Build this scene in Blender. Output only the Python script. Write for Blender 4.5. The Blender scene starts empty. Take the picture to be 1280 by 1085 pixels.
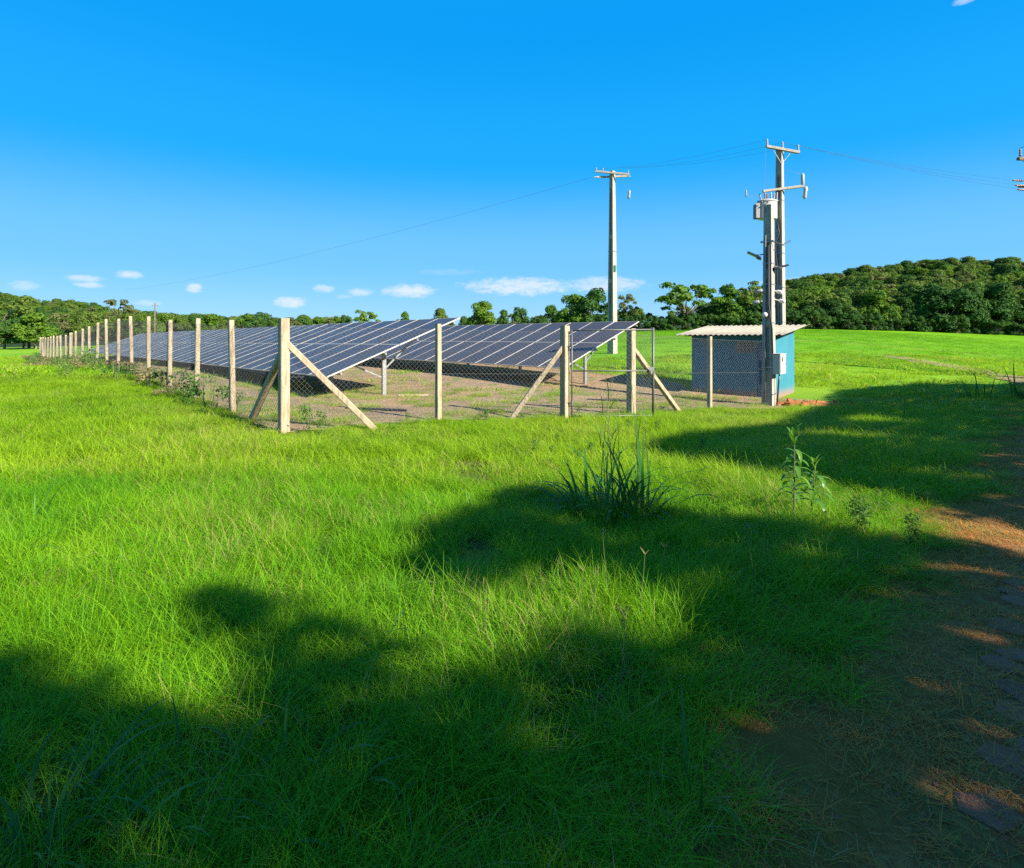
import bpy, math, random
import numpy as np
from mathutils import Matrix, Vector
rad = math.radians
random.seed(7)
RNG = np.random.default_rng(11)
scene = bpy.context.scene
COL = scene.collection

# ------------------------------------------------------------------ camera, sky, sun, exposure
H = 1.73
cam_d = bpy.data.cameras.new('camera')
cam_d.sensor_fit = 'HORIZONTAL'; cam_d.sensor_width = 36; cam_d.lens = 36*720/1280
cam_d.shift_y = -121.5/1280; cam_d.clip_start = .05; cam_d.clip_end = 6000
cam = bpy.data.objects.new('camera', cam_d); COL.objects.link(cam)
cam.location = (0, 0, H); cam.rotation_euler = (rad(90), 0, 0)
scene.camera = cam

SUN_EL = 30.0
SUN_XY = np.array([.79, -.61]); SUN_XY /= np.linalg.norm(SUN_XY)
sun_vec = Vector((SUN_XY[0]*math.cos(rad(SUN_EL)), SUN_XY[1]*math.cos(rad(SUN_EL)), math.sin(rad(SUN_EL))))
sd = bpy.data.lights.new('sun', 'SUN'); sd.energy = 5.0; sd.angle = rad(.55); sd.color = (1, .93, .78)
so = bpy.data.objects.new('sun', sd); COL.objects.link(so)
so.rotation_euler = sun_vec.to_track_quat('Z', 'Y').to_euler()
EXPOSURE = 1.45
scene.view_settings.view_transform = 'Standard'; scene.view_settings.look = 'None'
scene.view_settings.gamma = 1; scene.view_settings.use_curve_mapping = False
scene.view_settings.exposure = EXPOSURE
scene.cycles.max_bounces = 6; scene.cycles.diffuse_bounces = 3; scene.cycles.glossy_bounces = 2
scene.cycles.transmission_bounces = 3; scene.cycles.transparent_max_bounces = 6
scene.cycles.caustics_reflective = False; scene.cycles.caustics_refractive = False
scene.cycles.use_denoising = False

world = bpy.data.worlds.new('World'); scene.world = world; world.use_nodes = True
wt = world.node_tree; wt.nodes.clear()

class NB:
    """tiny node builder"""
    def __init__(s, t): s.t = t
    def n(s, typ, **kw):
        nd = s.t.nodes.new(typ)
        for k, v in kw.items(): setattr(nd, k, v)
        return nd
    def put(s, sock, v):
        if isinstance(v, bpy.types.NodeSocket): s.t.links.new(v, sock)
        elif v is not None:
            if hasattr(sock.default_value, '__len__') and not hasattr(v, '__len__'): v = (v, v, v)
            if hasattr(v, '__len__') and len(v) == 3 and len(sock.default_value) == 4: v = (*v, 1)
            sock.default_value = v
    def m(s, op, a, b=None, c=None, clamp=False):
        nd = s.n('ShaderNodeMath', operation=op, use_clamp=clamp)
        s.put(nd.inputs[0], a)
        if b is not None: s.put(nd.inputs[1], b)
        if c is not None: s.put(nd.inputs[2], c)
        return nd.outputs[0]
    def mix(s, f, a, b, mode='MIX'):
        nd = s.n('ShaderNodeMix', data_type='RGBA', blend_type=mode)
        s.put(nd.inputs[0], f); s.put(nd.inputs[6], a); s.put(nd.inputs[7], b)
        return nd.outputs[2]
    def noise(s, scale, vec=None, detail=3, rough=.55, dist=0):
        nd = s.n('ShaderNodeTexNoise')
        nd.inputs['Scale'].default_value = scale; nd.inputs['Detail'].default_value = detail
        nd.inputs['Roughness'].default_value = rough; nd.inputs['Distortion'].default_value = dist
        if vec is not None: s.put(nd.inputs['Vector'], vec)
        return nd.outputs[0]
    def rng(s, v, a, b, c=0., d=1., smooth=True):
        nd = s.n('ShaderNodeMapRange', interpolation_type='SMOOTHSTEP' if smooth else 'LINEAR')
        s.put(nd.inputs[0], v)
        for i, q in zip((1, 2, 3, 4), (a, b, c, d)): nd.inputs[i].default_value = q
        return nd.outputs[0]
    def pos(s): return s.n('ShaderNodeNewGeometry').outputs['Position']
    def scl(s, v, k):
        nd = s.n('ShaderNodeVectorMath', operation='MULTIPLY'); s.put(nd.inputs[0], v); nd.inputs[1].default_value = k
        return nd.outputs[0]

w = NB(wt)
sky = w.n('ShaderNodeTexSky', sky_type='NISHITA', sun_disc=False)
sky.sun_elevation = rad(SUN_EL); sky.sun_rotation = math.atan2(SUN_XY[0], SUN_XY[1])
sky.altitude = 600; sky.air_density = 1.0; sky.dust_density = .3; sky.ozone_density = 3.0
hsv = w.n('ShaderNodeHueSaturation'); hsv.inputs['Saturation'].default_value = 1.22; hsv.inputs['Value'].default_value = 1.0
w.put(hsv.inputs['Color'], sky.outputs[0])
skycol = w.mix(1.0, hsv.outputs[0], (.52, .64, .75), 'MULTIPLY')
tc = w.n('ShaderNodeTexCoord'); sep = w.n('ShaderNodeSeparateXYZ'); w.put(sep.inputs[0], tc.outputs['Generated'])
az = w.m('ARCTAN2', sep.outputs[0], sep.outputs[1]); el = w.m('ARCSINE', sep.outputs[2])
cr = w.n('ShaderNodeValToRGB'); cr.color_ramp.interpolation = 'EASE'      # deep tropical winter blue, paling to the horizon; unseen zenith reddened to warm the shade
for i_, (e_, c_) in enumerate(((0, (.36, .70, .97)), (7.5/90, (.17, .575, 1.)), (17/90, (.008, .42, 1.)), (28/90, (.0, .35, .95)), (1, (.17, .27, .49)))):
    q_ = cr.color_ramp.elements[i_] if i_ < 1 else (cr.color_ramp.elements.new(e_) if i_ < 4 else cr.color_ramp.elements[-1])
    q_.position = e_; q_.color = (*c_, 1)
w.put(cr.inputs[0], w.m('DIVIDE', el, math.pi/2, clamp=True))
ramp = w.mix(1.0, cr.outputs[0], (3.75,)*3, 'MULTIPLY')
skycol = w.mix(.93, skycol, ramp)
comb = w.n('ShaderNodeCombineXYZ'); w.put(comb.inputs[0], az); w.put(comb.inputs[1], w.m('MULTIPLY', el, 2.2))
nz = w.noise(48, comb.outputs[0], 5, .6); nz2 = w.noise(150, comb.outputs[0], 3, .6)
wob = w.m('ADD', w.m('MULTIPLY', w.m('SUBTRACT', nz, .5), 2.4), w.m('MULTIPLY', w.m('SUBTRACT', nz2, .5), .8))
clouds = [(30,357,20,6,.45),(105,348,22,5,.7),(112,356,18,4,.75),(160,343,18,5,.8),(183,379,18,4,.5),(243,360,10,6,.95),
 (364,378,20,7,.95),(405,361,14,5,.65),(452,365,17,5,.65),(513,364,32,8,.95),(650,358,66,11,.85),(756,356,48,10,.75),
 (985,352,34,5,.5),(560,340,40,4,.15),(1205,1,14,4,.5),(430,371,12,3,.3)]
cl = []
for (x, y, hw, hh, op) in clouds:
    u = (x-640)/720; v = (421-y)/720
    a = math.atan(u); rr = math.sqrt(1+u*u)
    cl.append((a, math.atan(v/rr), hw/720*math.cos(a)**2, hh/720/rr, op))
rc = random.Random(5)
for k in range(16):      # the same kind of small clouds round the rest of the horizon
    cl.append((rc.uniform(.9, 2*math.pi-.9) if k else 1.0, rc.uniform(.04, .11), rc.uniform(.03, .09), rc.uniform(.006, .012), rc.uniform(.5, .9)))
mask = None; low = None
for (a0, e0, ww, hh, op) in cl:
    if a0 > math.pi: a0 -= 2*math.pi
    da = w.m('DIVIDE', w.m('SUBTRACT', az, a0), ww); de = w.m('DIVIDE', w.m('SUBTRACT', el, e0), hh)
    d = w.m('ADD', w.m('MULTIPLY', da, da), w.m('MULTIPLY', de, de))
    d = w.m('ADD', d, w.m('MULTIPLY', wob, 1.25))
    q = w.rng(d, 1.5, -.25, 0, op)
    mask = q if mask is None else w.m('MAXIMUM', mask, q)
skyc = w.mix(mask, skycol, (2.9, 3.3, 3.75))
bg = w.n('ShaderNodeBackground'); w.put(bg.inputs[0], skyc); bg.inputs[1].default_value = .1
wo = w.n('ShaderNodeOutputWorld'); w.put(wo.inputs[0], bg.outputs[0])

# ------------------------------------------------------------------ helpers
def tag(o, label=None, cat=None, group=None, kind=None):
    if label: o['label'] = label
    if cat: o['category'] = cat
    if group: o['group'] = group
    if kind: o['kind'] = kind
    return o
def empty(name, loc=(0, 0, 0), rz=0, label=None, cat=None, group=None):
    o = bpy.data.objects.new(name, None); COL.objects.link(o); o.empty_display_size = .2
    o.location = loc; o.rotation_euler = (0, 0, rz)
    return tag(o, label, cat, group)
def link(name, me, parent=None, loc=None, rot=None):
    o = bpy.data.objects.new(name, me); COL.objects.link(o)
    if parent is not None: o.parent = parent
    if loc is not None: o.location = loc
    if rot is not None: o.rotation_euler = rot
    return o
def np_mesh(name, V, F, mats=(), midx=None, smooth=False, attrs=None):
    V = np.asarray(V, dtype=np.float32); F = np.asarray(F, dtype=np.int32)
    me = bpy.data.meshes.new(name); k = F.shape[1]
    me.vertices.add(len(V)); me.vertices.foreach_set('co', V.ravel())
    me.loops.add(F.size); me.loops.foreach_set('vertex_index', F.ravel())
    me.polygons.add(len(F)); me.polygons.foreach_set('loop_start', np.arange(0, F.size, k, dtype=np.int32))
    me.polygons.foreach_set('loop_total', np.full(len(F), k, dtype=np.int32))
    for m_ in mats: me.materials.append(m_)
    if midx is not None: me.polygons.foreach_set('material_index', np.asarray(midx, dtype=np.int32))
    if smooth: me.polygons.foreach_set('use_smooth', np.ones(len(F), dtype=bool))
    me.update(calc_edges=True)
    for an, (typ, arr) in (attrs or {}).items():
        at = me.attributes.new(an, typ, 'POINT'); at.data.foreach_set('value', np.asarray(arr).ravel())
    return me

class MB:
    """collects boxes, beams, tubes and lofts into one mesh"""
    def __init__(s): s.v = []; s.f = []; s.m = []; s.cur = 0
    def add(s, vs, fs):
        b = len(s.v); s.v += [tuple(v) for v in vs]
        s.f += [tuple(i+b for i in f) for f in fs]; s.m += [s.cur]*len(fs)
    def box(s, c, size, M=None, bev=0):
        hx, hy, hz = (q/2 for q in size)
        vs = [Vector((sx*hx, sy*hy, sz*hz)) for sz in (-1, 1) for sx, sy in ((-1, -1), (1, -1), (1, 1), (-1, 1))]
        if M is not None: vs = [M @ v for v in vs]
        vs = [v+Vector(c) for v in vs]
        s.add(vs, [(3, 2, 1, 0), (4, 5, 6, 7), (0, 1, 5, 4), (1, 2, 6, 5), (2, 3, 7, 6), (3, 0, 4, 7)])
    def frame(s, a, b, up=(0, 0, 1)):
        a = Vector(a); b = Vector(b); z = (b-a).normalized(); up = Vector(up)
        if abs(z.dot(up)) > .98: up = Vector((1, 0, 0))
        x = up.cross(z).normalized(); y = z.cross(x)
        return a, b, x, y
    def beam(s, a, b, wx, wy, wx2=None, wy2=None, up=(0, 0, 1), ch=0.0):
        a, b, x, y = s.frame(a, b, up); wx2 = wx2 or wx; wy2 = wy2 or wy
        def ring(c, p, q):
            if ch <= 0: return [c+x*sx*p/2+y*sy*q/2 for sx, sy in ((-1, -1), (1, -1), (1, 1), (-1, 1))]
            r = []
            for sx, sy, o in ((-1, -1, 0), (1, -1, 1), (1, 1, 0), (-1, 1, 1)):
                p1 = c+x*sx*(p/2-ch)+y*sy*q/2; p2 = c+x*sx*p/2+y*sy*(q/2-ch)
                r += [p2, p1] if not o else [p1, p2]
            return r
        A = ring(a, wx, wy); B = ring(b, wx2, wy2); n = len(A)
        s.add(A+B, [tuple(range(n))[::-1], tuple(range(n, 2*n))]+[(i, (i+1) % n, n+(i+1) % n, n+i) for i in range(n)])
    def tube(s, pts, r, n=6, r2=None, cap=True):
        pts = [Vector(p) for p in pts]; b = len(s.v); N = len(pts)
        rs = [r+(r2-r)*i/(N-1) for i in range(N)] if r2 is not None else [r]*N
        px = None
        for i, p in enumerate(pts):
            t = (pts[min(i+1, N-1)]-pts[max(i-1, 0)]).normalized()
            up = Vector((0, 0, 1)) if abs(t.z) < .95 else Vector((1, 0, 0))
            x = up.cross(t).normalized(); y = t.cross(x)
            for k in range(n):
                a = 2*math.pi*k/n; s.v.append(tuple(p+(x*math.cos(a)+y*math.sin(a))*rs[i]))
        fs = []
        for i in range(N-1):
            for k in range(n): fs.append((b+i*n+k, b+i*n+(k+1) % n, b+(i+1)*n+(k+1) % n, b+(i+1)*n+k))
        if cap: fs += [tuple(b+k for k in range(n))[::-1], tuple(b+(N-1)*n+k for k in range(n))]
        s.f += fs; s.m += [s.cur]*len(fs)
    def lathe(s, prof, c=(0, 0, 0), axis=(0, 0, 1), n=12):
        z = Vector(axis).normalized(); up = Vector((0, 0, 1)) if abs(z.z) < .9 else Vector((1, 0, 0))
        x = up.cross(z).normalized(); y = z.cross(x); c = Vector(c); b = len(s.v)
        for (r, h) in prof:
            for k in range(n):
                a = 2*math.pi*k/n; s.v.append(tuple(c+z*h+(x*math.cos(a)+y*math.sin(a))*max(r, 1e-4)))
        fs = []
        for i in range(len(prof)-1):
            for k in range(n): fs.append((b+i*n+k, b+i*n+(k+1) % n, b+(i+1)*n+(k+1) % n, b+(i+1)*n+k))
        fs += [tuple(b+k for k in range(n))[::-1], tuple(b+(len(prof)-1)*n+k for k in range(n))]
        s.f += fs; s.m += [s.cur]*len(fs)
    def mesh(s, name, mats, smooth=False):
        me = bpy.data.meshes.new(name); me.from_pydata(s.v, [], s.f)
        if not isinstance(mats, (list, tuple)): mats = [mats]
        for m_ in mats: me.materials.append(m_)
        for p, k in zip(me.polygons, s.m): p.material_index = k; p.use_smooth = smooth
        me.update(); return me
    def build(s, name, mats, parent=None, smooth=False, loc=None, rot=None):
        return link(name, s.mesh(name, mats, smooth), parent, loc, rot)

# ------------------------------------------------------------------ materials
def mat(name, col=(.5, .5, .5), rough=.7, metal=0., spec=.5, fn=None, transl=0.):
    m_ = bpy.data.materials.new(name); m_.use_nodes = True; t = m_.node_tree
    b = t.nodes['Principled BSDF']; N = NB(t)
    b.inputs['Base Color'].default_value = (*col, 1); b.inputs['Roughness'].default_value = rough
    b.inputs['Metallic'].default_value = metal; b.inputs['Specular IOR Level'].default_value = spec
    c = None
    if fn: c = fn(N, b)
    if c is not None: N.put(b.inputs['Base Color'], c)
    if transl > 0:
        tr = N.n('ShaderNodeBsdfTranslucent'); mx = N.n('ShaderNodeMixShader'); mx.inputs[0].default_value = transl
        cc = c if c is not None else (*col, 1)
        boosted = N.mix(1.0, cc, (1.25, 1.25, .55), 'MULTIPLY')
        N.put(tr.inputs[0], boosted)
        t.links.new(b.outputs[0], mx.inputs[1]); t.links.new(tr.outputs[0], mx.inputs[2])
        t.links.new(mx.outputs[0], t.nodes['Material Output'].inputs[0])
    return m_
def bump(N, b, h, strength=.3, dist=.02):
    bm = N.n('ShaderNodeBump'); bm.inputs['Strength'].default_value = strength; bm.inputs['Distance'].default_value = dist
    N.put(bm.inputs['Height'], h); N.put(b.inputs['Normal'], bm.outputs[0])

def f_concrete(a, b_, stain):
    def fn(N, b):
        tcn = N.n('ShaderNodeTexCoord').outputs['Object']
        n1 = N.noise(3, tcn, 5, .65); n2 = N.noise(28, tcn, 4, .6)
        c = N.mix(N.rng(n1, .3, .72), a, b_)
        st = N.noise(5, N.scl(N.pos(), (4, 4, .6)), 5, .65)
        c = N.mix(N.rng(st, .44, .66, 0, .85), c, stain)
        c = N.mix(N.rng(n2, .35, .65, 0, .35), c, tuple(q*.55 for q in a))
        bump(N, b, n2, .35, .01); return c
    return fn
M = {}
M['post'] = mat('old_concrete', rough=.9, fn=f_concrete((.34, .27, .18), (.43, .35, .25), (.20, .145, .09)))
M['pole'] = mat('pole_concrete', rough=.88, fn=f_concrete((.34, .305, .25), (.42, .375, .31), (.24, .205, .155)))
def f_galv(N, b):
    n1 = N.noise(9, N.n('ShaderNodeTexCoord').outputs['Object'], 4, .6)
    return N.mix(N.rng(n1, .3, .7), (.24, .25, .25), (.34, .35, .35))
M['galv'] = mat('galvanised_steel', rough=.45, metal=.55, fn=f_galv)
M['wire'] = mat('fence_wire', (.13, .125, .115), .6, .2)
M['gate'] = mat('dark_gate_tube', (.13, .13, .12), .55, .4)
M['cable'] = mat('black_cable', (.03, .03, .035), .6)
M['line'] = mat('overhead_conductor', (.10, .14, .20), .6, .2)
M['insul_grey'] = mat('grey_insulator', (.30, .31, .33), .4)
M['insul_brown'] = mat('brown_insulator', (.22, .09, .05), .3)
M['tank'] = mat('transformer_paint', (.38, .37, .34), .45)
M['tank_dark'] = mat('transformer_shaded_paint', (.27, .27, .26), .5)  # tank paint darkened, shade of the finned side put into the colour
M['boxwhite'] = mat('meter_box_paint', (.42, .41, .37), .45)
M['dark'] = mat('dark_plastic', (.03, .035, .045), .35)
M['glassdark'] = mat('dark_window', (.05, .05, .05), .12)
M['white'] = mat('white_plastic', (.55, .55, .53), .35)
M['alu'] = mat('aluminium_frame', (.42, .395, .36), .6, .0)

def f_panel(N, b):
    tcn = N.n('ShaderNodeTexCoord').outputs['Object']; s = N.n('ShaderNodeSeparateXYZ'); N.put(s.inputs[0], tcn)
    def ln(v, period, wd):
        return N.m('LESS_THAN', N.m('PINGPONG', v, period/2), wd)
    lx = ln(s.outputs[0], .1817, .0035); ly = ln(s.outputs[1], .0935, .0028)
    mid = N.m('LESS_THAN', N.m('ABSOLUTE', s.outputs[1]), .009)
    l = N.m('MAXIMUM', N.m('MAXIMUM', lx, ly), mid)
    rnd = N.n('ShaderNodeObjectInfo').outputs['Random']
    base = N.mix(rnd, (.040, .036, .042), (.050, .044, .048))
    n = N.noise(2.5, N.pos(), 4, .6)
    base = N.mix(N.rng(n, .4, .75, 0, .35), base, (.085, .07, .062))     # thin dust
    N.put(b.inputs['Roughness'], N.rng(n, .3, .7, .25, .42))
    b.inputs['Specular IOR Level'].default_value = .07
    return N.mix(l, base, (.11, .11, .13))
M['panel'] = mat('solar_cells', rough=.2, fn=f_panel)
M['panel_back'] = mat('white_backsheet', (.55, .55, .55), .6)

def f_blue(N, b):
    p = N.pos(); n1 = N.noise(1.6, N.scl(p, (1, 1, .35)), 5, .65); n2 = N.noise(14, N.scl(p, (1, 1, .25)), 4, .6)
    c = N.mix(N.rng(n1, .3, .7), (.012, .14, .195), (.02, .17, .235))
    c = N.mix(N.rng(n2, .45, .75, 0, .4), c, (.06, .20, .27))
    tcn = N.n('ShaderNodeTexCoord').outputs['Object']; s = N.n('ShaderNodeSeparateXYZ'); N.put(s.inputs[0], tcn)
    z = N.m('ADD', s.outputs[2], N.m('MULTIPLY', N.m('SUBTRACT', n2, .5), .5))
    c = N.mix(N.rng(z, .38, .0, 0, .75), c, (.33, .13, .06))             # splashed red soil at the foot
    bump(N, b, N.noise(60, p, 3), .25, .01)
    return c
M['blue'] = mat('blue_painted_plaster', rough=.85, fn=f_blue)
M['bluedoor'] = mat('dark_blue_door_paint', (.02, .09, .17), .5)
def f_roof(N, b):
    p = N.pos(); n1 = N.noise(2, p, 5, .65)
    return N.mix(N.rng(n1, .3, .75), (.34, .30, .235), (.24, .21, .16))
M['roof'] = mat('fibre_cement', rough=.85, fn=f_roof)
M['timber'] = mat('roof_timber', (.20, .13, .08), .8)
M['block'] = mat('vent_block_concrete', (.20, .22, .21), .9)
M['bark'] = mat('bark', rough=.95, fn=lambda N, b: N.mix(N.rng(N.noise(6, N.scl(N.pos(), (1, 1, .3)), 5), .3, .7), (.10, .075, .05), (.24, .20, .15)))

def f_leaf(cols, patch=.25, straw=None, straw_amt=.0):
    """foliage colour: differs per plant, per leaf and in patches over the ground"""
    def fn(N, b):
        rnd = N.n('ShaderNodeObjectInfo').outputs['Random']
        at = N.n('ShaderNodeAttribute', attribute_name='r').outputs['Fac']
        ht = N.n('ShaderNodeAttribute', attribute_name='h').outputs['Fac']
        n = N.noise(patch, N.pos(), 4, .6)
        f = N.m('ADD', N.m('MULTIPLY', rnd, .35), N.m('ADD', N.m('MULTIPLY', at, .35), N.m('MULTIPLY', N.m('SUBTRACT', n, .35), 1.0)), clamp=True)
        r = N.n('ShaderNodeValToRGB'); cr = r.color_ramp
        cr.elements[0].color = (*cols[0], 1); cr.elements[1].color = (*cols[-1], 1)
        for i, c in enumerate(cols[1:-1]):
            e = cr.elements.new((i+1)/(len(cols)-1)); e.color = (*c, 1)
        N.put(r.inputs[0], f); c = r.outputs[0]
        if straw:
            n2 = N.noise(patch*2.3, N.scl(N.pos(), (1, 1, 0)), 5, .6)
            k = N.m('MULTIPLY', N.m('GREATER_THAN', N.m('ADD', at, N.m('MULTIPLY', N.m('SUBTRACT', n2, .5), 1.3)), 1-straw_amt), .9)
            c = N.mix(k, c, straw)
        b.inputs['Specular IOR Level'].default_value = .22
        return c
    return fn
STRAW = (.42, .34, .12)
M['grass'] = mat('grass_blades', rough=.6, transl=.42, fn=f_leaf([(.055, .21, .005), (.115, .32, .004), (.20, .40, .005), (.30, .43, .014)], .22, STRAW, .06))
M['grassfar'] = mat('grass_far', rough=.6, transl=.42, fn=f_leaf([(.10, .25, .005), (.19, .36, .005), (.28, .42, .010), (.37, .45, .035)], .12, STRAW, .10))
M['dry'] = mat('dry_grass', rough=.8, transl=.3, fn=f_leaf([(.40, .14, .03), (.55, .215, .045), (.60, .29, .07), (.34, .20, .03)], .8))
M['yardgrass'] = mat('yard_grass', rough=.8, transl=.3, fn=f_leaf([(.36, .28, .16), (.30, .27, .12), (.16, .24, .05), (.12, .26, .03)], .5))
M['crop'] = mat('crop_blades', rough=.55, transl=.42, fn=f_leaf([(.09, .24, .003), (.13, .30, .003), (.18, .34, .005)], .05))
M['broad'] = mat('broad_blades', rough=.45, transl=.3, fn=f_leaf([(.02, .09, .022), (.045, .15, .02), (.08, .22, .02)], .6))
M['weed'] = mat('weed_leaves', rough=.5, transl=.35, fn=f_leaf([(.025, .08, .015), (.05, .13, .018), (.08, .18, .02), (.13, .12, .04)], .8))
M['purpleweed'] = mat('ripe_seedheads', rough=.7, transl=.3, fn=f_leaf([(.15, .09, .07), (.25, .18, .10), (.14, .2, .05)], .8))
M['sapleaf'] = mat('sapling_leaves', rough=.35, transl=.35, fn=f_leaf([(.05, .15, .03), (.09, .22, .03), (.24, .36, .05)], 1.5))
M['stem'] = mat('green_stem', (.12, .14, .05), .6)
def tree_mat(name, cols):
    m_ = mat(name, rough=.8, transl=.30, fn=f_leaf(cols, .09)); m_.node_tree.nodes['Principled BSDF'].inputs['Specular IOR Level'].default_value = .12
    return m_
M['treeA'] = tree_mat('crown_mid_green', [(.03, .085, .012), (.06, .13, .016), (.10, .185, .018), (.14, .21, .03)])
M['treeB'] = tree_mat('crown_dark_green', [(.018, .06, .016), (.035, .09, .02), (.055, .125, .024), (.09, .155, .03)])
M['treeC'] = tree_mat('crown_olive', [(.05, .09, .016), (.075, .13, .02), (.11, .165, .03), (.15, .19, .045)])
M['treeD'] = tree_mat('crown_grey_olive', [(.07, .095, .03), (.10, .125, .04), (.125, .145, .05), (.16, .16, .06)])

def f_ground(N, b):
    p = N.pos(); s = N.n('ShaderNodeSeparateXYZ'); N.put(s.inputs[0], p)
    n1 = N.noise(.12, p, 6, .6); n2 = N.noise(1.7, p, 6, .7); n3 = N.noise(25, p, 3, .6)
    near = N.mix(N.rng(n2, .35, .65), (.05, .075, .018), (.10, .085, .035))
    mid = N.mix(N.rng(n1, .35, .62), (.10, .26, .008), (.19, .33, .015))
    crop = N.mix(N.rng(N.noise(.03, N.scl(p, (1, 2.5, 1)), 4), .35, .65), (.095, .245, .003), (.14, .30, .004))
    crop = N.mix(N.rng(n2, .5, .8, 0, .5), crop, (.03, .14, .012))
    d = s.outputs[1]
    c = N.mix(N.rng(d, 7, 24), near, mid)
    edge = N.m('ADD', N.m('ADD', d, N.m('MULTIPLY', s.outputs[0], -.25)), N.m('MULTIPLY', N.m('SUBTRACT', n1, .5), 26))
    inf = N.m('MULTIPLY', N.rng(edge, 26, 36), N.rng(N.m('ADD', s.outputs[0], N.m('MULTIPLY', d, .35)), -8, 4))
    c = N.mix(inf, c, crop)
    # worn strips across the crop field
    ln = N.m('ABSOLUTE', N.m('ADD', N.m('SUBTRACT', d, N.m('MULTIPLY', s.outputs[0], -.62)), N.m('MULTIPLY', N.m('SUBTRACT', N.noise(.05, p, 4), .5), 18)))
    wear = N.m('MULTIPLY', N.rng(N.m('ABSOLUTE', N.m('SUBTRACT', ln, 66)), 2.6, .5, 0, .55), N.rng(n2, .42, .62))
    c = N.mix(N.m('MULTIPLY', wear, inf), c, (.30, .22, .09))
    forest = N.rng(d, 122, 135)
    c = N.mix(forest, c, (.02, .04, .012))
    bump(N, b, n3, .6, .05)
    return c
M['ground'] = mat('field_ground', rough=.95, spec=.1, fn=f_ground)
def f_yard(N, b):
    p = N.pos(); n1 = N.noise(.45, p, 6, .62); n2 = N.noise(4, p, 6, .7); n3 = N.noise(45, p, 4, .65)
    c = N.mix(N.rng(n1, .35, .65), (.38, .245, .145), (.26, .195, .13))
    c = N.mix(N.rng(n2, .42, .68, 0, .8), c, (.42, .29, .175))
    c = N.mix(N.rng(N.noise(1.1, p, 5), .55, .68, 0, .75), c, (.12, .22, .035))
    c = N.mix(N.rng(n3, .45, .7, 0, .7), c, (.17, .11, .07))
    bump(N, b, N.m('ADD', n3, N.m('MULTIPLY', n2, 2)), .8, .05)
    return c
M['yard'] = mat('yard_soil', rough=.97, spec=.1, fn=f_yard)
def f_soil(N, b):
    p = N.pos(); n1 = N.noise(1.3, p, 6, .62); n3 = N.noise(30, p, 5, .7)
    c = N.mix(N.rng(n1, .35, .65), (.27, .085, .028), (.36, .14, .045))
    c = N.mix(N.rng(N.noise(6, p, 6, .75), .42, .6, 0, .8), c, (.30, .19, .06))
    c = N.mix(N.rng(N.noise(2.2, p, 5, .7), .5, .66, 0, .7), c, (.07, .10, .02))
    c = N.mix(N.rng(n3, .42, .7, 0, .7), c, (.12, .045, .022))
    sp = N.n('ShaderNodeSeparateXYZ'); N.put(sp.inputs[0], p)      # the verge: darker humus and thatch under the grass beside the track
    w_ = N.m('ADD', N.m('MULTIPLY', sp.outputs[0], .724), N.m('ADD', N.m('MULTIPLY', sp.outputs[1], -.69), N.m('ADD', .805, N.m('MULTIPLY', N.m('SUBTRACT', n1, .5), .5))))
    c = N.mix(N.rng(w_, .55, .15), c, N.mix(N.rng(N.noise(3, p, 6, .7), .35, .65), (.15, .10, .02), (.26, .13, .03)))
    bump(N, b, N.m('ADD', n3, n1), .8, .04); return c
M['soil'] = mat('red_track_soil', rough=.95, spec=.15, fn=f_soil)
M['redsoil'] = mat('fresh_red_soil', rough=.97, spec=.1, fn=lambda N, b: (bump(N, b, N.noise(25, N.pos(), 5), .8, .04), N.mix(N.rng(N.noise(4, N.pos(), 5), .35, .65), (.40, .15, .06), (.26, .09, .04)))[1])
def f_stone(N, b):
    rnd = N.n('ShaderNodeObjectInfo').outputs['Random']; p = N.pos()
    c = N.mix(rnd, (.20, .07, .03), (.27, .10, .04))
    c = N.mix(N.rng(N.noise(9, p, 6, .7), .45, .7, 0, .8), c, (.19, .085, .05))
    bump(N, b, N.noise(35, p, 5, .7), .6, .02); return c
M['stone'] = mat('basalt_paving', rough=.85, fn=f_stone)

# ------------------------------------------------------------------ the lie of the land
_u = np.array([-1.6, -1.2, -.89, -.68, -.2, .22, .4, .5, .64, .75, .89, 1.1, 1.6])
_z = np.array([-1.2, -1., -.75, -.1, 1.4, 2.5, 2.7, 2.65, 2.0, 1.27, .05, -1., -1.4])
_ud = np.linspace(-1.6, 1.6, 321); _zd = np.interp(_ud, _u, _z)
_k = np.hanning(21); _k /= _k.sum(); _zd = np.convolve(np.pad(_zd, 10, mode='edge'), _k, 'valid')
C0 = np.array([-3.98, 10.05]); DL = np.array([-.676, .737]); DL /= np.linalg.norm(DL); PR = np.array([DL[1], -DL[0]])
GR = math.atan2(DL[1], DL[0])
def ground(x, y):
    x = np.asarray(x, dtype=float); y = np.asarray(y, dtype=float)
    u = x/np.maximum(y, 5.)
    t = np.clip((y-20)/90, 0, 1); s = 1-(1-t)**2
    z = np.interp(np.clip(u, -1.6, 1.6), _ud, _zd)*s
    a = (x-C0[0])*DL[0]+(y-C0[1])*DL[1]; b = (x-C0[0])*PR[0]+(y-C0[1])*PR[1]
    z = z + .50*np.exp(-((a-18)/12.)**2)*np.exp(-(np.where(b < 0, b/9., b/3.2))**2)
    z = z - .27*np.exp(-(((x-8)/6.)**2+((y-17)/6.)**2))
    z = z + 24*np.exp(-((x-195)**2+(y-250)**2)/(2*72.**2)) + 21*np.exp(-((x+340)**2+(y-330)**2)/(2*88.**2))
    z = z + 1.5*np.exp(-((x-60)/90.)**2-((y-300)/90.)**2)
    return z
def G(x, y): return float(ground(x, y))
def pix(px, py, z=0.):
    """ground point whose image in the photograph is (px, py)"""
    Y = 720*(H-z)/(py-421); return (px-640)/720*Y, Y

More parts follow.
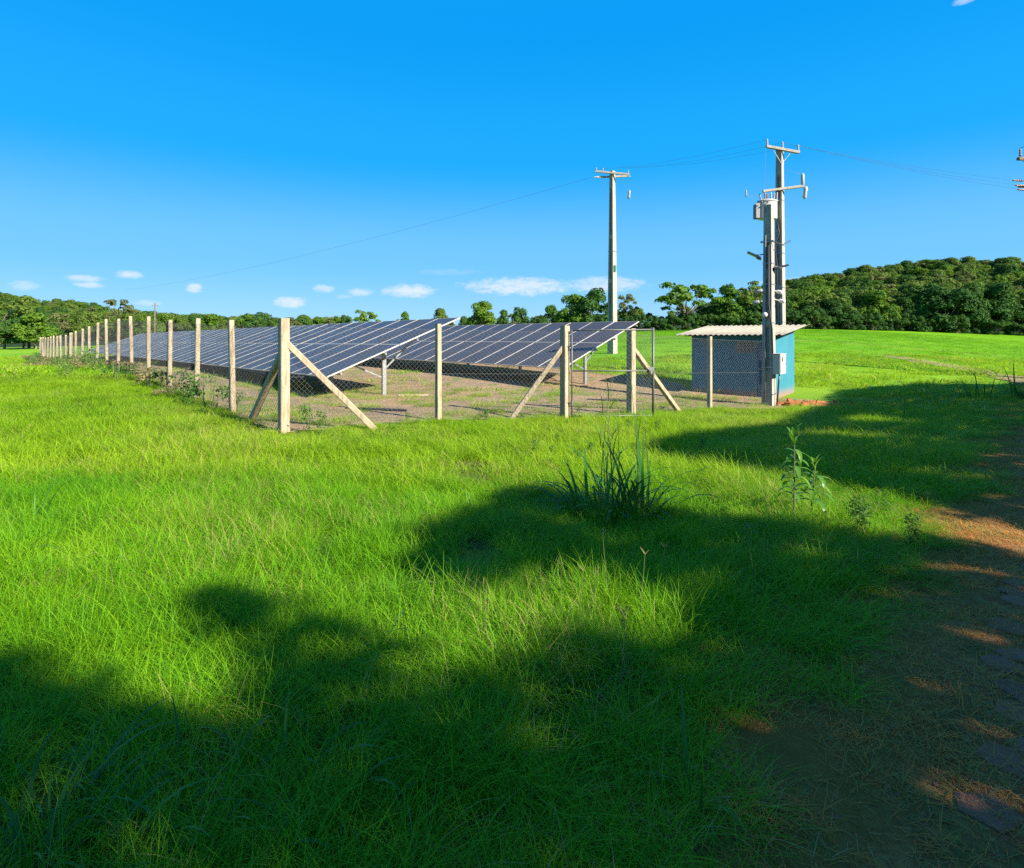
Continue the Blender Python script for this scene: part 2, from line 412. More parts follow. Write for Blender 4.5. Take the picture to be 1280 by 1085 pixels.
def nonuni(lo, hi, n, c):
    a = np.linspace(math.asinh(lo/c), math.asinh(hi/c), n); return np.sinh(a)*c
gx = nonuni(-1600, 1600, 320, 9); gy = nonuni(-700, 2000, 300, 12)
XX, YY = np.meshgrid(gx, gy); ZZ = ground(XX, YY)
nx, ny = len(gx), len(gy); ii = np.arange(nx*ny).reshape(ny, nx)
F = np.stack([ii[:-1, :-1], ii[:-1, 1:], ii[1:, 1:], ii[1:, :-1]], -1).reshape(-1, 4)
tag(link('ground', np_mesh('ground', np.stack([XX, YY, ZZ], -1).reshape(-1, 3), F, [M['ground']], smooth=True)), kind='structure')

def sheet(name, inside, x0, x1, y0, y1, step, dz, m_, rough=0.):
    xs = np.arange(x0, x1+step, step); ys = np.arange(y0, y1+step, step)
    X, Y = np.meshgrid(xs, ys); Z = ground(X, Y)+dz
    if rough: Z = Z + RNG.random(Z.shape)*rough
    idx = np.arange(X.size).reshape(X.shape)
    cx = (X[:-1, :-1]+X[1:, 1:])/2; cy = (Y[:-1, :-1]+Y[1:, 1:])/2
    keep = inside(cx, cy)
    F = np.stack([idx[:-1, :-1], idx[:-1, 1:], idx[1:, 1:], idx[1:, :-1]], -1)[keep]
    used, inv = np.unique(F, return_inverse=True)
    V = np.stack([X.ravel(), Y.ravel(), Z.ravel()], -1)[used]
    return tag(link(name, np_mesh(name, V, inv.reshape(-1, 4), [m_], smooth=True)), kind='structure')

def wav(x, y, s=1.):   # cheap smooth pseudo noise in -1..1
    return (np.sin(x*1.7*s+2*np.sin(y*1.1*s))+np.sin(y*2.3*s+1.3*np.sin(x*.9*s+1))+np.sin((x+y)*.7*s+.5))/3
DF = np.array([.885, .466]); DF /= np.linalg.norm(DF); NF = np.array([-DF[1], DF[0]])
def ab(x, y):
    rx = x-C0[0]; ry = y-C0[1]
    return rx*PR[0]+ry*PR[1], rx*NF[0]+ry*NF[1]
def in_yard(x, y, m_=0.):
    a, b = ab(x, y); n = wav(x, y)*.5
    far = 15.2+n*2-.045*np.maximum(0, 30-y)
    la = (x-C0[0])*DL[0]+(y-C0[1])*DL[1]
    left = -.15+n*.15+.03*np.clip(la-10, 0, 50)
    main = (a > left+m_) & (b > .15+n*.6+m_) & (a < far-m_) & (la < 56)
    shed = (((x-6.4)/3.2)**2+((y-17.3)/1.9)**2 < 1+n*.5-m_)
    return main | shed
sheet('yard_ground', in_yard, -46, 12, 10, 56, .25, .018, M['yard'], .012)
def road_w(x, y): return (x-.68)*.724-(y-1.88)*.69 + .16*wav(x, y, 1.1)
sa = np.arange(-12, 32.1, .2); wa = np.concatenate([[-.8, -.5], np.arange(-.3, 5.0, .16), [5.3, 5.6]])
SS, WW = np.meshgrid(sa, wa); TX = .68+SS*.69+WW*.724; TY = 1.88+SS*.724-WW*.69
TZ = ground(TX, TY)+np.interp(WW, [-.8, -.4, .2, 4.8, 5.6], [-.03, .004, .014, .014, -.03])+RNG.random(TX.shape)*.010
ix = np.arange(TX.size).reshape(TX.shape)
tag(link('track', np_mesh('track', np.stack([TX, TY, TZ], -1).reshape(-1, 3), np.stack([ix[:-1, :-1], ix[1:, :-1], ix[1:, 1:], ix[:-1, 1:]], -1).reshape(-1, 4), [M['soil']], smooth=True)), kind='structure')
TRACK = bpy.data.objects['track']

def pixg(px, py):
    Y = 40.
    for _ in range(60):
        z = G((px-640)/720*Y, Y); Y = .5*Y+.5*720*(H-z)/(py-421) if py != 421 else Y
        Y = min(max(Y, 12), 100)
    return (px-640)/720*Y, Y
WP = np.array([pixg(*p) for p in ((1120, 447), (1160, 453), (1200, 461), (1245, 469), (1285, 476), (1340, 486))])
def strip_d(x, y):
    x = np.asarray(x, float); y = np.asarray(y, float); best = np.full(x.shape, 1e9)
    for a, b in zip(WP[:-1], WP[1:]):
        d = b-a; t = np.clip(((x-a[0])*d[0]+(y-a[1])*d[1])/(d@d), 0, 1)
        best = np.minimum(best, np.hypot(x-a[0]-t*d[0], y-a[1]-t*d[1]))
    return best+.5*wav(x, y, .8)
sheet('footpath', lambda x, y: strip_d(x, y) < .75, 10, 44, 14, 62, .4, .03, M['yard'])

# irregular basalt paving stones sunk in the red soil
def stones():
    rs = np.random.default_rng(3); pitch = .205
    pts = {}
    for i in range(-2, 46):
        for j in range(-2, 20):
            s_ = i*pitch+(j % 2)*pitch*.5; q = .62+j*pitch*.82
            pts[(i, j)] = (s_+rs.uniform(-.05, .05), q+rs.uniform(-.05, .05))
    for (i, j), (s_, q) in pts.items():
        x = .68+s_*.69+q*.724; y = 1.88+s_*.724-q*.69
        if y < .3 or y > 4.3 or x > 1.1*y+2.6 or x < .2: continue
        if road_w(x, y) < .52 or rs.random() < .12+.18*max(0, y-3): continue
        n = rs.integers(5, 8); a0 = rs.uniform(0, 6.28); R = pitch*.5*rs.uniform(.86, 1.12)
        ang = a0+np.arange(n)*2*np.pi/n+rs.uniform(-.22, .22, n); rr = R*rs.uniform(.86, 1.08, n)
        z0 = G(x, y)+.018; h = rs.uniform(.006, .016); tl = rs.uniform(-.03, .03, 2)
        mb = MB(); b_ = []
        for k in range(n):
            for f_, z in ((1.0, -.03), (1.0, h*.55), (.86, h)):
                dx = math.cos(ang[k])*rr[k]*f_; dy = math.sin(ang[k])*rr[k]*f_
                b_.append((dx, dy, z+dx*tl[0]+dy*tl[1]))
        fs = []
        for k in range(n):
            k2 = (k+1) % n
            for l in (0, 1): fs.append((3*k+l, 3*k2+l, 3*k2+l+1, 3*k+l+1))
        fs.append(tuple(3*k+2 for k in range(n)))
        mb.add(b_, fs); o = mb.build('paving_stone', M['stone'], TRACK); o.location = (x, y, z0)
stones()

# ------------------------------------------------------------------ solar tables
def slope_up():  # local frame of a table: x along the row, y towards the low edge
    return Vector((0, -4.4, 1.66)).normalized()
SU = slope_up(); TILT = -math.atan2(1.66, 4.4)
PW, PL, PT = 1.134, 2.278, .035
def panel_mesh():
    mb = MB(); w2, l2 = PW/2, PL/2; lip = .015
    mb.box((0, -l2+lip/2, -PT/2), (PW, lip, PT)); mb.box((0, l2-lip/2, -PT/2), (PW, lip, PT))
    mb.box((-w2+lip/2, 0, -PT/2), (lip, PL-2*lip, PT)); mb.box((w2-lip/2, 0, -PT/2), (lip, PL-2*lip, PT))
    mb.cur = 1; a, b = w2-lip, l2-lip; mb.add([(-a, -b, -.003), (a, -b, -.003), (a, b, -.003), (-a, b, -.003)], [(0, 1, 2, 3)])
    mb.cur = 2; mb.add([(-a, -b, -.009), (a, -b, -.009), (a, b, -.009), (-a, b, -.009)], [(3, 2, 1, 0)])
    return mb.mesh('solar_panel', [M['alu'], M['panel'], M['panel_back']])
PANEL = panel_mesh()
def solar_table(mid, ncol, label, drop, z0):
    t = empty('solar_array', (mid[0], mid[1], z0), 0, label, 'solar array', 'ground mounted rows of solar panels')
    t.rotation_euler = (0, math.atan2(drop, ncol*1.15), GR)
    c = Vector((0, 0, 1.52))
    nrm = Vector((0, 1.66, 4.4)).normalized()
    for i in range(ncol):
        for r_ in (-1, 1):
            o = link('solar_panel', PANEL, t)
            p = c+SU*(r_*(PL/2+.011))+nrm*.0
            o.location = (PW/2+i*1.152, p.y, p.z+random.uniform(-.004, .004)); o.rotation_euler = (TILT, 0, 0)
    L = ncol*1.152
    for k, q in enumerate((-1.95, -.55, .55, 1.95)):
        p = c+SU*q-nrm*.068; mb = MB(); mb.beam((.0-.12, p.y, p.z), (L+.1, p.y, p.z), .045, .06, up=nrm); mb.build('purlin', M['galv'], t)
    x = .85
    shared = None
    parts = []
    while x < L:
        if shared is None:
            a = MB(); a.beam((0, 0, -.6), (0, 0, 1.34), .12, .07)
            b = MB(); p1 = c+SU*(-2.0)-nrm*.14; p2 = c+SU*2.0-nrm*.14; b.beam(p1, p2, .06, .085, up=nrm)
            c1 = MB(); q = c+SU*-1.15-nrm*.17; c1.beam((0.035, .05, .55), (0.035, q.y, q.z), .04, .04)
            c2 = MB(); q = c+SU*1.2-nrm*.17; c2.beam((0.035, -.05, .8), (0.035, q.y, q.z), .045, .045)
            shared = [('leg', a.mesh('leg', M['galv'])), ('rafter', b.mesh('rafter', M['galv'])), ('brace', c1.mesh('brace', M['galv'])), ('brace', c2.mesh('brace', M['galv']))]
        for nm, me in shared: link(nm, me, t, (x, 0, 0))
        x += 3.456
    return t
solar_table((-3.17, 16.22), 42, 'long row of tilted solar panels nearest the corner of the concrete post fence', .28, 0.0)
solar_table((3.25, 20.45), 32, 'row of tilted solar panels behind the first one, ending beside the gate', .0, 0.0)

# ------------------------------------------------------------------ fences
def post_mesh(w_, h_, holes=True):
    mb = MB(); mb.beam((0, 0, -.4), (0, 0, h_), w_, w_*.96, w_*.93, w_*.9, ch=.012)
    if holes:                                     # bolts with washers on the camera-side faces
        mb.cur = 1
        for z in (h_-.12, h_-1.0 if w_ > .14 else h_-.62):
            mb.lathe([(.022, 0), (.022, .008), (.012, .01), (.010, .03)], (w_*.48, 0, z), (1, 0, 0), 8)
    return mb.mesh('post', [M['post'], M['cable']])
PRZ = math.atan2(PR[1], PR[0])*1.0
THIN = [post_mesh(.112, h) for h in (1.96, 2.0, 2.03)]
THICK = post_mesh(.168, 2.02)
RB = random.Random(9)
def bay(parent, a, b, h=1.86, cell=.066, r=.0016):
    """chain-link net between two posts: every wire is real"""
    A = Vector(a); B = Vector(b); L = (B.xy-A.xy).length; ux = (B-A)/L
    V = []; Fc = []
    def seg(p0, p1, n_, rr):
        P0 = A+ux*p0[0]+Vector((0, 0, p0[1])); P1 = A+ux*p1[0]+Vector((0, 0, p1[1]))
        t = (P1-P0).normalized(); nn = Vector((-ux.y, ux.x, 0)).normalized(); s2 = t.cross(nn)
        b_ = len(V); off = nn*n_
        for P in (P0, P1):
            for k in range(3):
                a_ = 2*math.pi*k/3; V.append(tuple(P+off+(nn*math.cos(a_)+s2*math.sin(a_))*rr))
        for k in range(3): Fc.append((b_+k, b_+(k+1) % 3, b_+3+(k+1) % 3, b_+3+k))
    z0 = .03; hh = h-z0; step = cell*1.414
    n = int((L+hh)/step)+1
    for k in range(n):
        s0 = k*step-hh
        x0, x1 = max(0, s0), min(L, s0+hh)
        if x1-x0 > .02:
            seg((x0, z0+(x0-s0)), (x1, z0+(x1-s0)), .002, r)
            seg((x0, z0+hh-(x0-s0)), (x1, z0+hh-(x1-s0)), -.002, r)
    o = link('chain_link_net', np_mesh('net', V, Fc, [M['wire']]), parent); tag(o, kind='stuff')
    for z in (h, .97, .06):
        mb = MB(); mid = (A+B)/2+Vector((0, 0, z-.006*RB.random())); mb.tube([A+Vector((0, 0, z)), mid, B+Vector((0, 0, z))], .0028, 4); mb.build('tension_wire', M['wire'], parent)
def brace(parent, pt, top_z, end):
    a = Vector((pt[0], pt[1], G(*pt[:2])+top_z)); b = Vector((end[0], end[1], G(*end)-.05))
    d = (b-a).normalized(); mb = MB(); mb.beam(a+d*.05, b, .115, .10, ch=.01); mb.build('brace', M['post'], parent)

lf = empty('concrete_post_fence', (C0[0], C0[1], 0), 0, 'long chain link fence on many concrete posts running along the first solar row', 'fence')
ff = empty('concrete_post_fence', (C0[0], C0[1], 0), 0, 'short chain link fence section on concrete posts between the braced corner post and the gate', 'fence')
rf = empty('concrete_post_fence', (2.68, 13.1, 0), 0, 'chain link fence section on concrete posts between the gate and the blue shed', 'fence')
def rel(o, root):
    o.matrix_parent_inverse = root.matrix_basis.inverted()
def put_post(parent, x, y, me, rz, tilt=(0, 0)):
    o = link('post', me, parent, (x, y, G(x, y)-.02), (tilt[0], tilt[1], rz)); return o
n_left = 22
lp = []
for i in range(n_left):
    p = C0+DL*(2.8*i); lp.append((p[0], p[1]))
    if i: put_post(lf, p[0], p[1], THICK if i in (12, 21) else THIN[RB.randrange(3)], PRZ+RB.uniform(-.1, .1), (RB.uniform(-.022, .022), RB.uniform(-.022, .022)))
put_post(lf, C0[0], C0[1], THICK, PRZ)
for i in range(n_left-1):
    a, b = lp[i], lp[i+1]
    bay(lf, (a[0], a[1], G(*a)), (b[0], b[1], G(*b)), cell=.066 if i < 6 else .13, r=.0016 if i < 6 else .0026)
brace(lf, C0, 1.45, (-5.15, 11.33)); brace(lf, lp[12], 1.45, C0+DL*(2.8*12+1.6)); brace(lf, lp[20], 1.5, C0+DL*(2.8*20-1.6))
P1 = (-1.49, 11.65); P2 = (1.13, 12.3); P3 = (2.72, 13.15); P4 = (5.25, 15.3); P5 = (7.15, 16.5)
brace(ff, C0, 1.62, (-2.42, 10.45))
put_post(ff, *P1, THIN[1], PRZ+.05); put_post(ff, *P2, THICK, PRZ)
brace(ff, P2, 1.6, (-.05, 12.25))
for a, b in ((tuple(C0), P1), (P1, P2)): bay(ff, (*a, G(*a)), (*b, G(*b)))
put_post(rf, *P3, THICK, PRZ); put_post(rf, *P4, THIN[0], PRZ-.04); brace(rf, P3, 1.6, (4.22, 14.45))
for a, b in ((P3, P4), (P4, P5)): bay(rf, (*a, G(*a)), (*b, G(*b)))
for root in (lf, ff, rf):
    for o in root.children: o.location = Vector(o.location)-Vector(root.location)

# gate leaf, a little open
g0 = Vector((1.27, 12.22, G(1.2, 12.2)+.06)); g1 = Vector((3.02, 12.32, g0.z)); gate = empty('metal_gate', g0, 0, 'chain link gate leaf in a dark tube frame standing slightly open beside the thick post', 'gate')
du = (g1-g0); GL = du.length; gate.rotation_euler = (0, 0, math.atan2(du.y, du.x))
for nm, a, b, r in (('gate_stile', (0, 0, 0), (0, 0, 1.86), .016), ('gate_stile', (GL, 0, -.02), (GL, 0, 1.9), .026), ('gate_rail', (0, 0, 1.84), (GL, 0, 1.86), .016),
                    ('gate_rail', (0, 0, .98), (GL, 0, .98), .014), ('gate_rail', (0, 0, .02), (GL, 0, .02), .016)):
    mb = MB(); mb.tube([a, b], r, 8); mb.build(nm, M['gate'], gate, smooth=True)
bay(gate, (0, 0, 0), (GL, 0, 0), 1.84)
for z in (.3, 1.5):
    mb = MB(); mb.tube([(-.09, .03, z), (0, 0, z)], .014, 6); mb.lathe([(.024, -.05), (.024, .05)], (0, 0, z), (0, 0, 1), 8); mb.build('hinge', M['gate'], gate)
mb = MB(); mb.box((GL-.05, -.03, 1.02), (.10, .03, .07)); mb.box((GL-.05, -.05, .96), (.045, .02, .07)); mb.build('latch', M['galv'], gate)

# ------------------------------------------------------------------ shed
shed_o = Vector((8.36, 18.3, G(8.4, 18.3)-.02)); SA = math.atan2(.65, -.76)     # local x runs along the front wall away from the near corner
shed = empty('blue_shed', shed_o, SA, 'small blue painted shed with a single sloping corrugated roof beside the concrete poles', 'shed')
SW, SD, SHF, SHB = 2.75, 2.2, 2.04, 2.29        # local y runs away from the front wall towards -y (see below)
# local frame: x = along front wall (towards the left of the photo), -y = depth
T = .12
def wall_poly(name, pts, n_, th, m_=None):
    """vertical wall from outline pts (3d) extruded by n_*th"""
    mb = MB(); n_ = Vector(n_)*th; k = len(pts); P = [Vector(p) for p in pts]
    mb.add(P+[p+n_ for p in P], [tuple(range(k)), tuple(range(k, 2*k))[::-1]]+[(i, k+i, k+(i+1) % k, (i+1) % k) for i in range(k)])
    return mb.build(name, m_ or M['blue'], shed)
# front wall built round a door and a ventilation block opening
DX0, DX1, DH = .03, .56, 1.78
VX0, VX1, VZ0, VZ1 = .62, 1.26, 1.46, 1.84
mb = MB()
def fb(x0, x1, z0, z1): mb.box(((x0+x1)/2, -T/2, (z0+z1)/2), (x1-x0, T, z1-z0))
fb(0, DX0, -.15, SHF); fb(DX0, DX1, DH, SHF); fb(DX1, VX0, -.15, SHF); fb(VX0, VX1, -.15, VZ0); fb(VX0, VX1, VZ1, SHF); fb(VX1, SW, -.15, SHF)
mb.build('wall', M['blue'], shed)
wall_poly('wall', [(0, -T, -.15), (0, -SD, -.15), (0, -SD, SHB), (0, -T, SHF+.02)], (1, 0, 0), T)
wall_poly('wall', [(SW, -T, -.15), (SW, -SD, -.15), (SW, -SD, SHB), (SW, -T, SHF+.02)], (-1, 0, 0), T)
mb = MB(); mb.box((SW/2, -SD+T/2, SHB/2-.08), (SW-2*T, T, SHB+.14)); mb.build('wall', M['blue'], shed)
mb = MB(); mb.box(((DX0+DX1)/2, -.05, DH/2), (DX1-DX0-.01, .035, DH-.01))
for z in (.35, .95, 1.5): mb.box(((DX0+DX1)/2, -.028, z), (DX1-DX0-.12, .014, .06))
door = mb.build('door', M['bluedoor'], shed)
mb = MB(); mb.tube([(DX1-.08, -.03, .95), (DX1-.08, .02, .95), (DX1-.18, .02, .95)], .010, 6); mb.build('handle', M['galv'], door)
vent = MB(); vent.box(((VX0+VX1)/2, -T+.01, (VZ0+VZ1)/2), (VX1-VX0, .015, VZ1-VZ0)); vent = vent.build('vent_window', M['dark'], shed)
for i in range(5):
    for j in range(2):
        bw = (VX1-VX0)/5; bh = (VZ1-VZ0)/2; cx = VX0+bw*(i+.5); cz = VZ0+bh*(j+.5); mb = MB()
        e = .022
        mb.box((cx, -.04, cz+bh/2-e/2-.003), (bw-.006, .07, e)); mb.box((cx, -.04, cz-bh/2+e/2+.003), (bw-.006, .07, e))
        for sx in (-1, 0, 1): mb.box((cx+sx*(bw/2-e/2-.003), -.04, cz), (e, .068, bh-2*e-.006))
        mb.box((cx-bw/4+.002, -.035, cz), (bw/2-2*e+.01, .05, .012)); mb.box((cx+bw/4-.002, -.035, cz), (bw/2-2*e+.01, .05, .012))
        mb.build('vent_block', M['block'], vent)
# corrugated roof
rx0, rx1, ry0, ry1 = -.42, SW+.42, .42, -SD-.32
sl = (SHB-SHF)/(SD-T); n = 20*8
xs = np.linspace(rx0, rx1, n+1); V = []; Fc = []
def zr(y): return SHF+.055+(-y)*sl
for x in xs:
    wv = .019*math.cos(2*math.pi*(x-rx0)/((rx1-rx0)/20))
    for y in (ry0, ry1):
        for dz in (0, -.008): V.append((x, y, zr(y)+wv+dz+.024))
for i in range(n):
    a = 4*i; b = 4*(i+1)
    Fc += [(a, b, b+2, a+2), (a+1, a+3, b+3, b+1), (a, a+1, b+1, b), (a+2, b+2, b+3, a+3)]
Fc += [(0, 2, 3, 1), (4*n, 4*n+1, 4*n+3, 4*n+2)]
roof = link('roof', np_mesh('roof', V, Fc, [M['roof']], smooth=False), shed)
for y in (-.08, -SD/2, -SD+.1):
    mb = MB(); mb.box((SW/2, y, zr(y)-.045), (SW+.5, .05, .075)); mb.build('purlin', M['timber'], shed)

# ------------------------------------------------------------------ power poles
def h_pole(name, h, w0, w1, d0, d1, parent, base=-.5):
    """double-T concrete pole: two flanges and a recessed web that stops in solid stretches"""
    mb = MB()
    def ring(z, rec):
        f = (z)/(h); W = w0+(w1-w0)*max(0, f); D = d0+(d1-d0)*max(0, f); t = W*.27; r = rec*D*.26
        return [(-W/2, -D/2, z), (-W/2+t, -D/2, z), (-W/2+t*1.15, -D/2+r, z), (W/2-t*1.15, -D/2+r, z), (W/2-t, -D/2, z), (W/2, -D/2, z),
                (W/2, D/2, z), (W/2-t, D/2, z), (W/2-t*1.15, D/2-r, z), (-W/2+t*1.15, D/2-r, z), (-W/2+t, D/2, z), (-W/2, D/2, z)]
    zs = [(base, 0), (1.0, 0), (1.12, 1), (h*.38, 1), (h*.38+.1, 0), (h*.38+.3, 0), (h*.38+.4, 1), (h*.62, 1), (h*.62+.1, 0), (h*.62+.3, 0), (h*.62+.4, 1), (h-1.1, 1), (h-1.0, 0), (h, 0)]
    b = []
    for z, r in zs: b += ring(z, r)
    fs = [tuple(range(12))[::-1], tuple(range((len(zs)-1)*12, len(zs)*12))]
    for i in range(len(zs)-1):
        for k in range(12): fs.append((i*12+k, i*12+(k+1) % 12, (i+1)*12+(k+1) % 12, (i+1)*12+k))
    mb.add(b, fs); return mb.build(name, M['pole'], parent)
def insul(parent, p, h=.28, m_='insul_grey', axis=(0, 0, 1), r=.055, n=4):
    mb = MB(); pr = [(.02, 0)]
    for k in range(n):
        z = h*(.12+.8*k/n); dz = h*.8/n
        pr += [(r*.45, z), (r*(1-.08*k), z+dz*.25), (r*.45, z+dz*.7)]
    pr += [(.022, h*.95), (.012, h)]
    mb.lathe(pr, p, axis, 10); return mb.build('insulator', M[m_], parent, smooth=True)
def strap(parent, z, w_, d_):
    mb = MB()
    for sx in (-1, 1): mb.box((sx*(w_/2+.006), 0, z), (.008, d_+.02, .035))
    for sy in (-1, 1): mb.box((0, sy*(d_/2+.006), z), (w_+.004, .008, .035))
    return mb.build('strap', M['galv'], parent)

# short meter pole in front of the shed
xA, yA = 7.40, 16.6; zA = G(xA, yA)
pa = empty('meter_pole', (xA, yA, zA), -.72, 'short concrete pole with pale meter box and lamps in front of the shed', 'utility pole')
hA = 5.78
h_pole('shaft', hA, .30, .20, .36, .24, pa)
for z in (.35, 1.12, 2.4, 3.5, 4.1): f = z/hA; strap(pa, z, .30-.10*f, .36-.12*f)
mb = MB(); mb.box((.30, -.06, 1.22), (.20, .52, .56)); mb.box((.30, -.06, 1.51), (.23, .56, .02))
bx = mb.build('meter_box', M['boxwhite'], pa)
mb = MB(); mb.box((.407, -.06, 1.22), (.014, .47, .50)); bd = mb.build('lid', M['boxwhite'], bx)
mb = MB(); mb.box((.417, -.15, 1.36), (.008, .09, .13)); mb.build('meter_window', M['glassdark'], bx)
mb = MB(); mb.box((.417, .14, 1.22), (.012, .02, .06)); mb.build('latch', M['galv'], bx)
mb = MB(); mb.tube([(.16, -.17, 1.5), (.15, -.19, 2.2), (.06, -.20, 2.9), (.05, -.17, 4.6)], .022, 8); mb.build('conduit', M['cable'], pa, smooth=True)
mb = MB(); mb.tube([(.28, .05, .94), (.24, .08, .6), (.20, .05, -.1)], .024, 8); mb.build('conduit', M['dark'], pa, smooth=True)
mb = MB(); mb.tube([(-.03, -.205, .2), (-.04, -.20, 2.0), (-.03, -.175, 4.9)], .013, 6); mb.build('conduit', M['galv'], pa, smooth=True)
def floodlight(x, y, z, aim):
    f_ = MB(); R = Matrix.Rotation(aim[0], 3, 'Z') @ Matrix.Rotation(aim[1], 3, 'Y')
    f_.box((x, y, z), (.40, .26, .05), R); f_.box(Vector((x, y, z))+R @ Vector((-.16, 0, -.03)), (.14, .18, .05), R)
    fo = f_.build('floodlight', M['dark'], pa)
    l = MB(); l.box(Vector((x, y, z))+R @ Vector((.03, 0, -.027)), (.28, .21, .006), R); l.build('lens', M['glassdark'], fo)
    a_ = MB(); a_.tube([(x, y, z), (x*.35, y*.35, z+.02)], .018, 6); a_.build('bracket', M['galv'], fo)
floodlight(-.34, -.22, 4.35, (rad(200), rad(-28))); floodlight(.26, .16, 4.0, (rad(35), rad(-12)))
for (x, y, z, dx) in ((-.20, -.26, 3.3, -1), (-.26, -.30, 2.98, -1), (.24, .18, 3.28, 1), (.30, .20, 3.02, 1)):
    mb = MB(); mb.lathe([(.05, -.09), (.055, -.06), (.055, .08), (.03, .1)], (x, y, z), (dx, -.4, -.3), 10)
    co = mb.build('camera', M['white'] if dx > 0 else M['tank_dark'], pa, smooth=True)
    mb = MB(); mb.tube([(x, y, z), (x*.4, y*.4, z+.05)], .014, 6); mb.build('bracket', M['white'], co)
mb = MB(); mb.lathe([(.0, -.075), (.05, -.055), (.075, 0), (.05, .055), (0, .075)], (-.02, -.27, 2.62+.0), (0, 0, 1), 14)
mb.lathe([(.035, 0), (.035, .12)], (-.02, -.27, 2.62), (0, 1, 0), 8); mb.build('dome_camera', M['white'], pa, smooth=True)
mb = MB(); mb.tube([(-.05, -.15, 4.75), (.1, -.16, 4.72), (.35, .1, 4.62), (.5, .3, 4.75)], .016, 6); mb.build('service_cable', M['cable'], pa, smooth=True)
mb = MB(); mb.box((0, -.14, 4.72), (.36, .05, .05)); mb.build('rack', M['galv'], pa)

# tall pole behind the shed with the transformer
xB, yB = 10.18, 21.9; zB = G(xB, yB)
pb = empty('transformer_pole', (xB, yB, zB), -.72, 'tall concrete power pole behind the shed with two crossarms and a grey transformer', 'utility pole')
hB = 8.88
h_pole('shaft', hB, .36, .20, .44, .26, pb)
mb = MB(); mb.beam((.66, -.16, hB-.19), (-.58, .0-.16, hB+.04), .11, .10, ch=.01)
xa = mb.build('crossarm', M['pole'], pb)
xa.rotation_euler = (0, 0, .72)
for x in (.62, .03, -.55):
    insul(xa, (x, -.16, hB-.075-.185*x+.0), .30)
for s_ in (-1, 1):
    mb = MB(); mb.beam((0, -.16, hB-.62), (s_*.32, -.16, hB-.16-s_*.055), .03, .012); mb.build('arm_brace', M['galv'], xa)
# lower arm with switches and arresters
mb = MB(); mb.beam((-.72, -.18, hB-1.66), (.82, -.18, hB-1.46), .10, .09, ch=.01)
xb = mb.build('crossarm', M['pole'], pb); xb.rotation_euler = (0, 0, .72)
mb = MB(); mb.lathe([(.03, 0), (.065, .05), (.065, .42), (.035, .5)], (.78, -.18, hB-1.48), (0, 0, 1), 10); mb.build('fuse_switch', M['insul_grey'], xb, smooth=True)
mb = MB(); mb.lathe([(.03, 0), (.075, .06), (.06, .30), (.08, .36), (.05, .46)], (.83, -.20, hB-1.95), (0.15, 0, 1), 10); mb.build('surge_arrester', M['tank'], xb, smooth=True)
for i, x in enumerate((-.62, -.42, -.22)):
    insul(xb, (x, -.2, hB-2.12), .42, 'insul_grey' if i else 'insul_brown', (0.08*(i-1), 0, 1), .05, 6)
mb = MB(); mb.tube([(.2, -.18, hB-.85), (.5, -.2, hB-.98), (.78, -.18, hB-1.0)], .006, 5); mb.build('jumper', M['line'], xb)
mb = MB(); mb.tube([(-.62, -.2, hB-.1), (-.66, -.2, hB-1.2), (-.5, -.2, hB-1.7)], .006, 5); mb.build('jumper', M['line'], xb)
# transformer: oval tank with cooling fins, lid, bushings
tr = MB(); tz = hB-3.95
prof = []
for (rx, ry, z) in ((.40, .27, 0), (.42, .29, .03), (.42, .29, .95), (.45, .32, .97), (.45, .32, 1.03), (.30, .2, 1.10)):
    prof.append([(rx*math.cos(a)*1.0, ry*math.sin(a), z) for a in np.linspace(0, 2*math.pi, 24, endpoint=False)])
vs = [p for r_ in prof for p in r_]; k = 24
fs = [tuple(range(k))[::-1], tuple(range((len(prof)-1)*k, len(prof)*k))]
for i in range(len(prof)-1):
    for q in range(k): fs.append((i*k+q, i*k+(q+1) % k, (i+1)*k+(q+1) % k, (i+1)*k+q))
tr.add(vs, fs); tro = tr.build('transformer', M['tank'], pb, smooth=False)
tz = 6.16-zB; tro.location = (-.30, -.48, tz); tro.rotation_euler = (0, 0, .72-.1); tro.scale = (.84, .84, .68)
for i in range(7):
    mb = MB(); mb.box((-.47, -.21+.07*i, .46), (.16, .018, .80)); mb.build('cooling_fin', M['tank_dark'], tro)
for x in (-.27, 0, .27): insul(tro, (x, .02, 1.06), .40, 'insul_brown' if x == 0 else 'insul_grey', (x*.5, 0, 1), .055, 5)
for x in (-.36, -.12): insul(tro, (x, -.30, .82), .16, 'insul_grey', (0, -1, .4), .04, 3)
mb = MB(); mb.box((.05, .34, .25), (.3, .2, .08)); mb.box((.05, .34, .8), (.3, .2, .08)); mb.build('hanger', M['galv'], tro)
a1 = insul(tro, (-.95, -.1, 1.25), .38, 'insul_grey', (0, 0, 1), .055, 5)
mb = MB(); mb.tube([(-.95, -.1, 1.3), (-.6, 0, 1.28), (-.27, .02, 1.45)], .008, 5); mb.build('jumper', M['line'], tro)
for z in (2.3, 3.6, 4.9, 5.2, 6.9): f = z/hB; strap(pb, z, .36-.16*f, .44-.18*f)
mb = MB(); mb.tube([(-.02, -.23, tz-.1), (.05, -.25, tz-.5), (-.1, -.26, tz-1.0), (-.02, -.22, tz-1.8), (0, -.23, 1)], .02, 8); mb.build('conduit', M['cable'], pb, smooth=True)

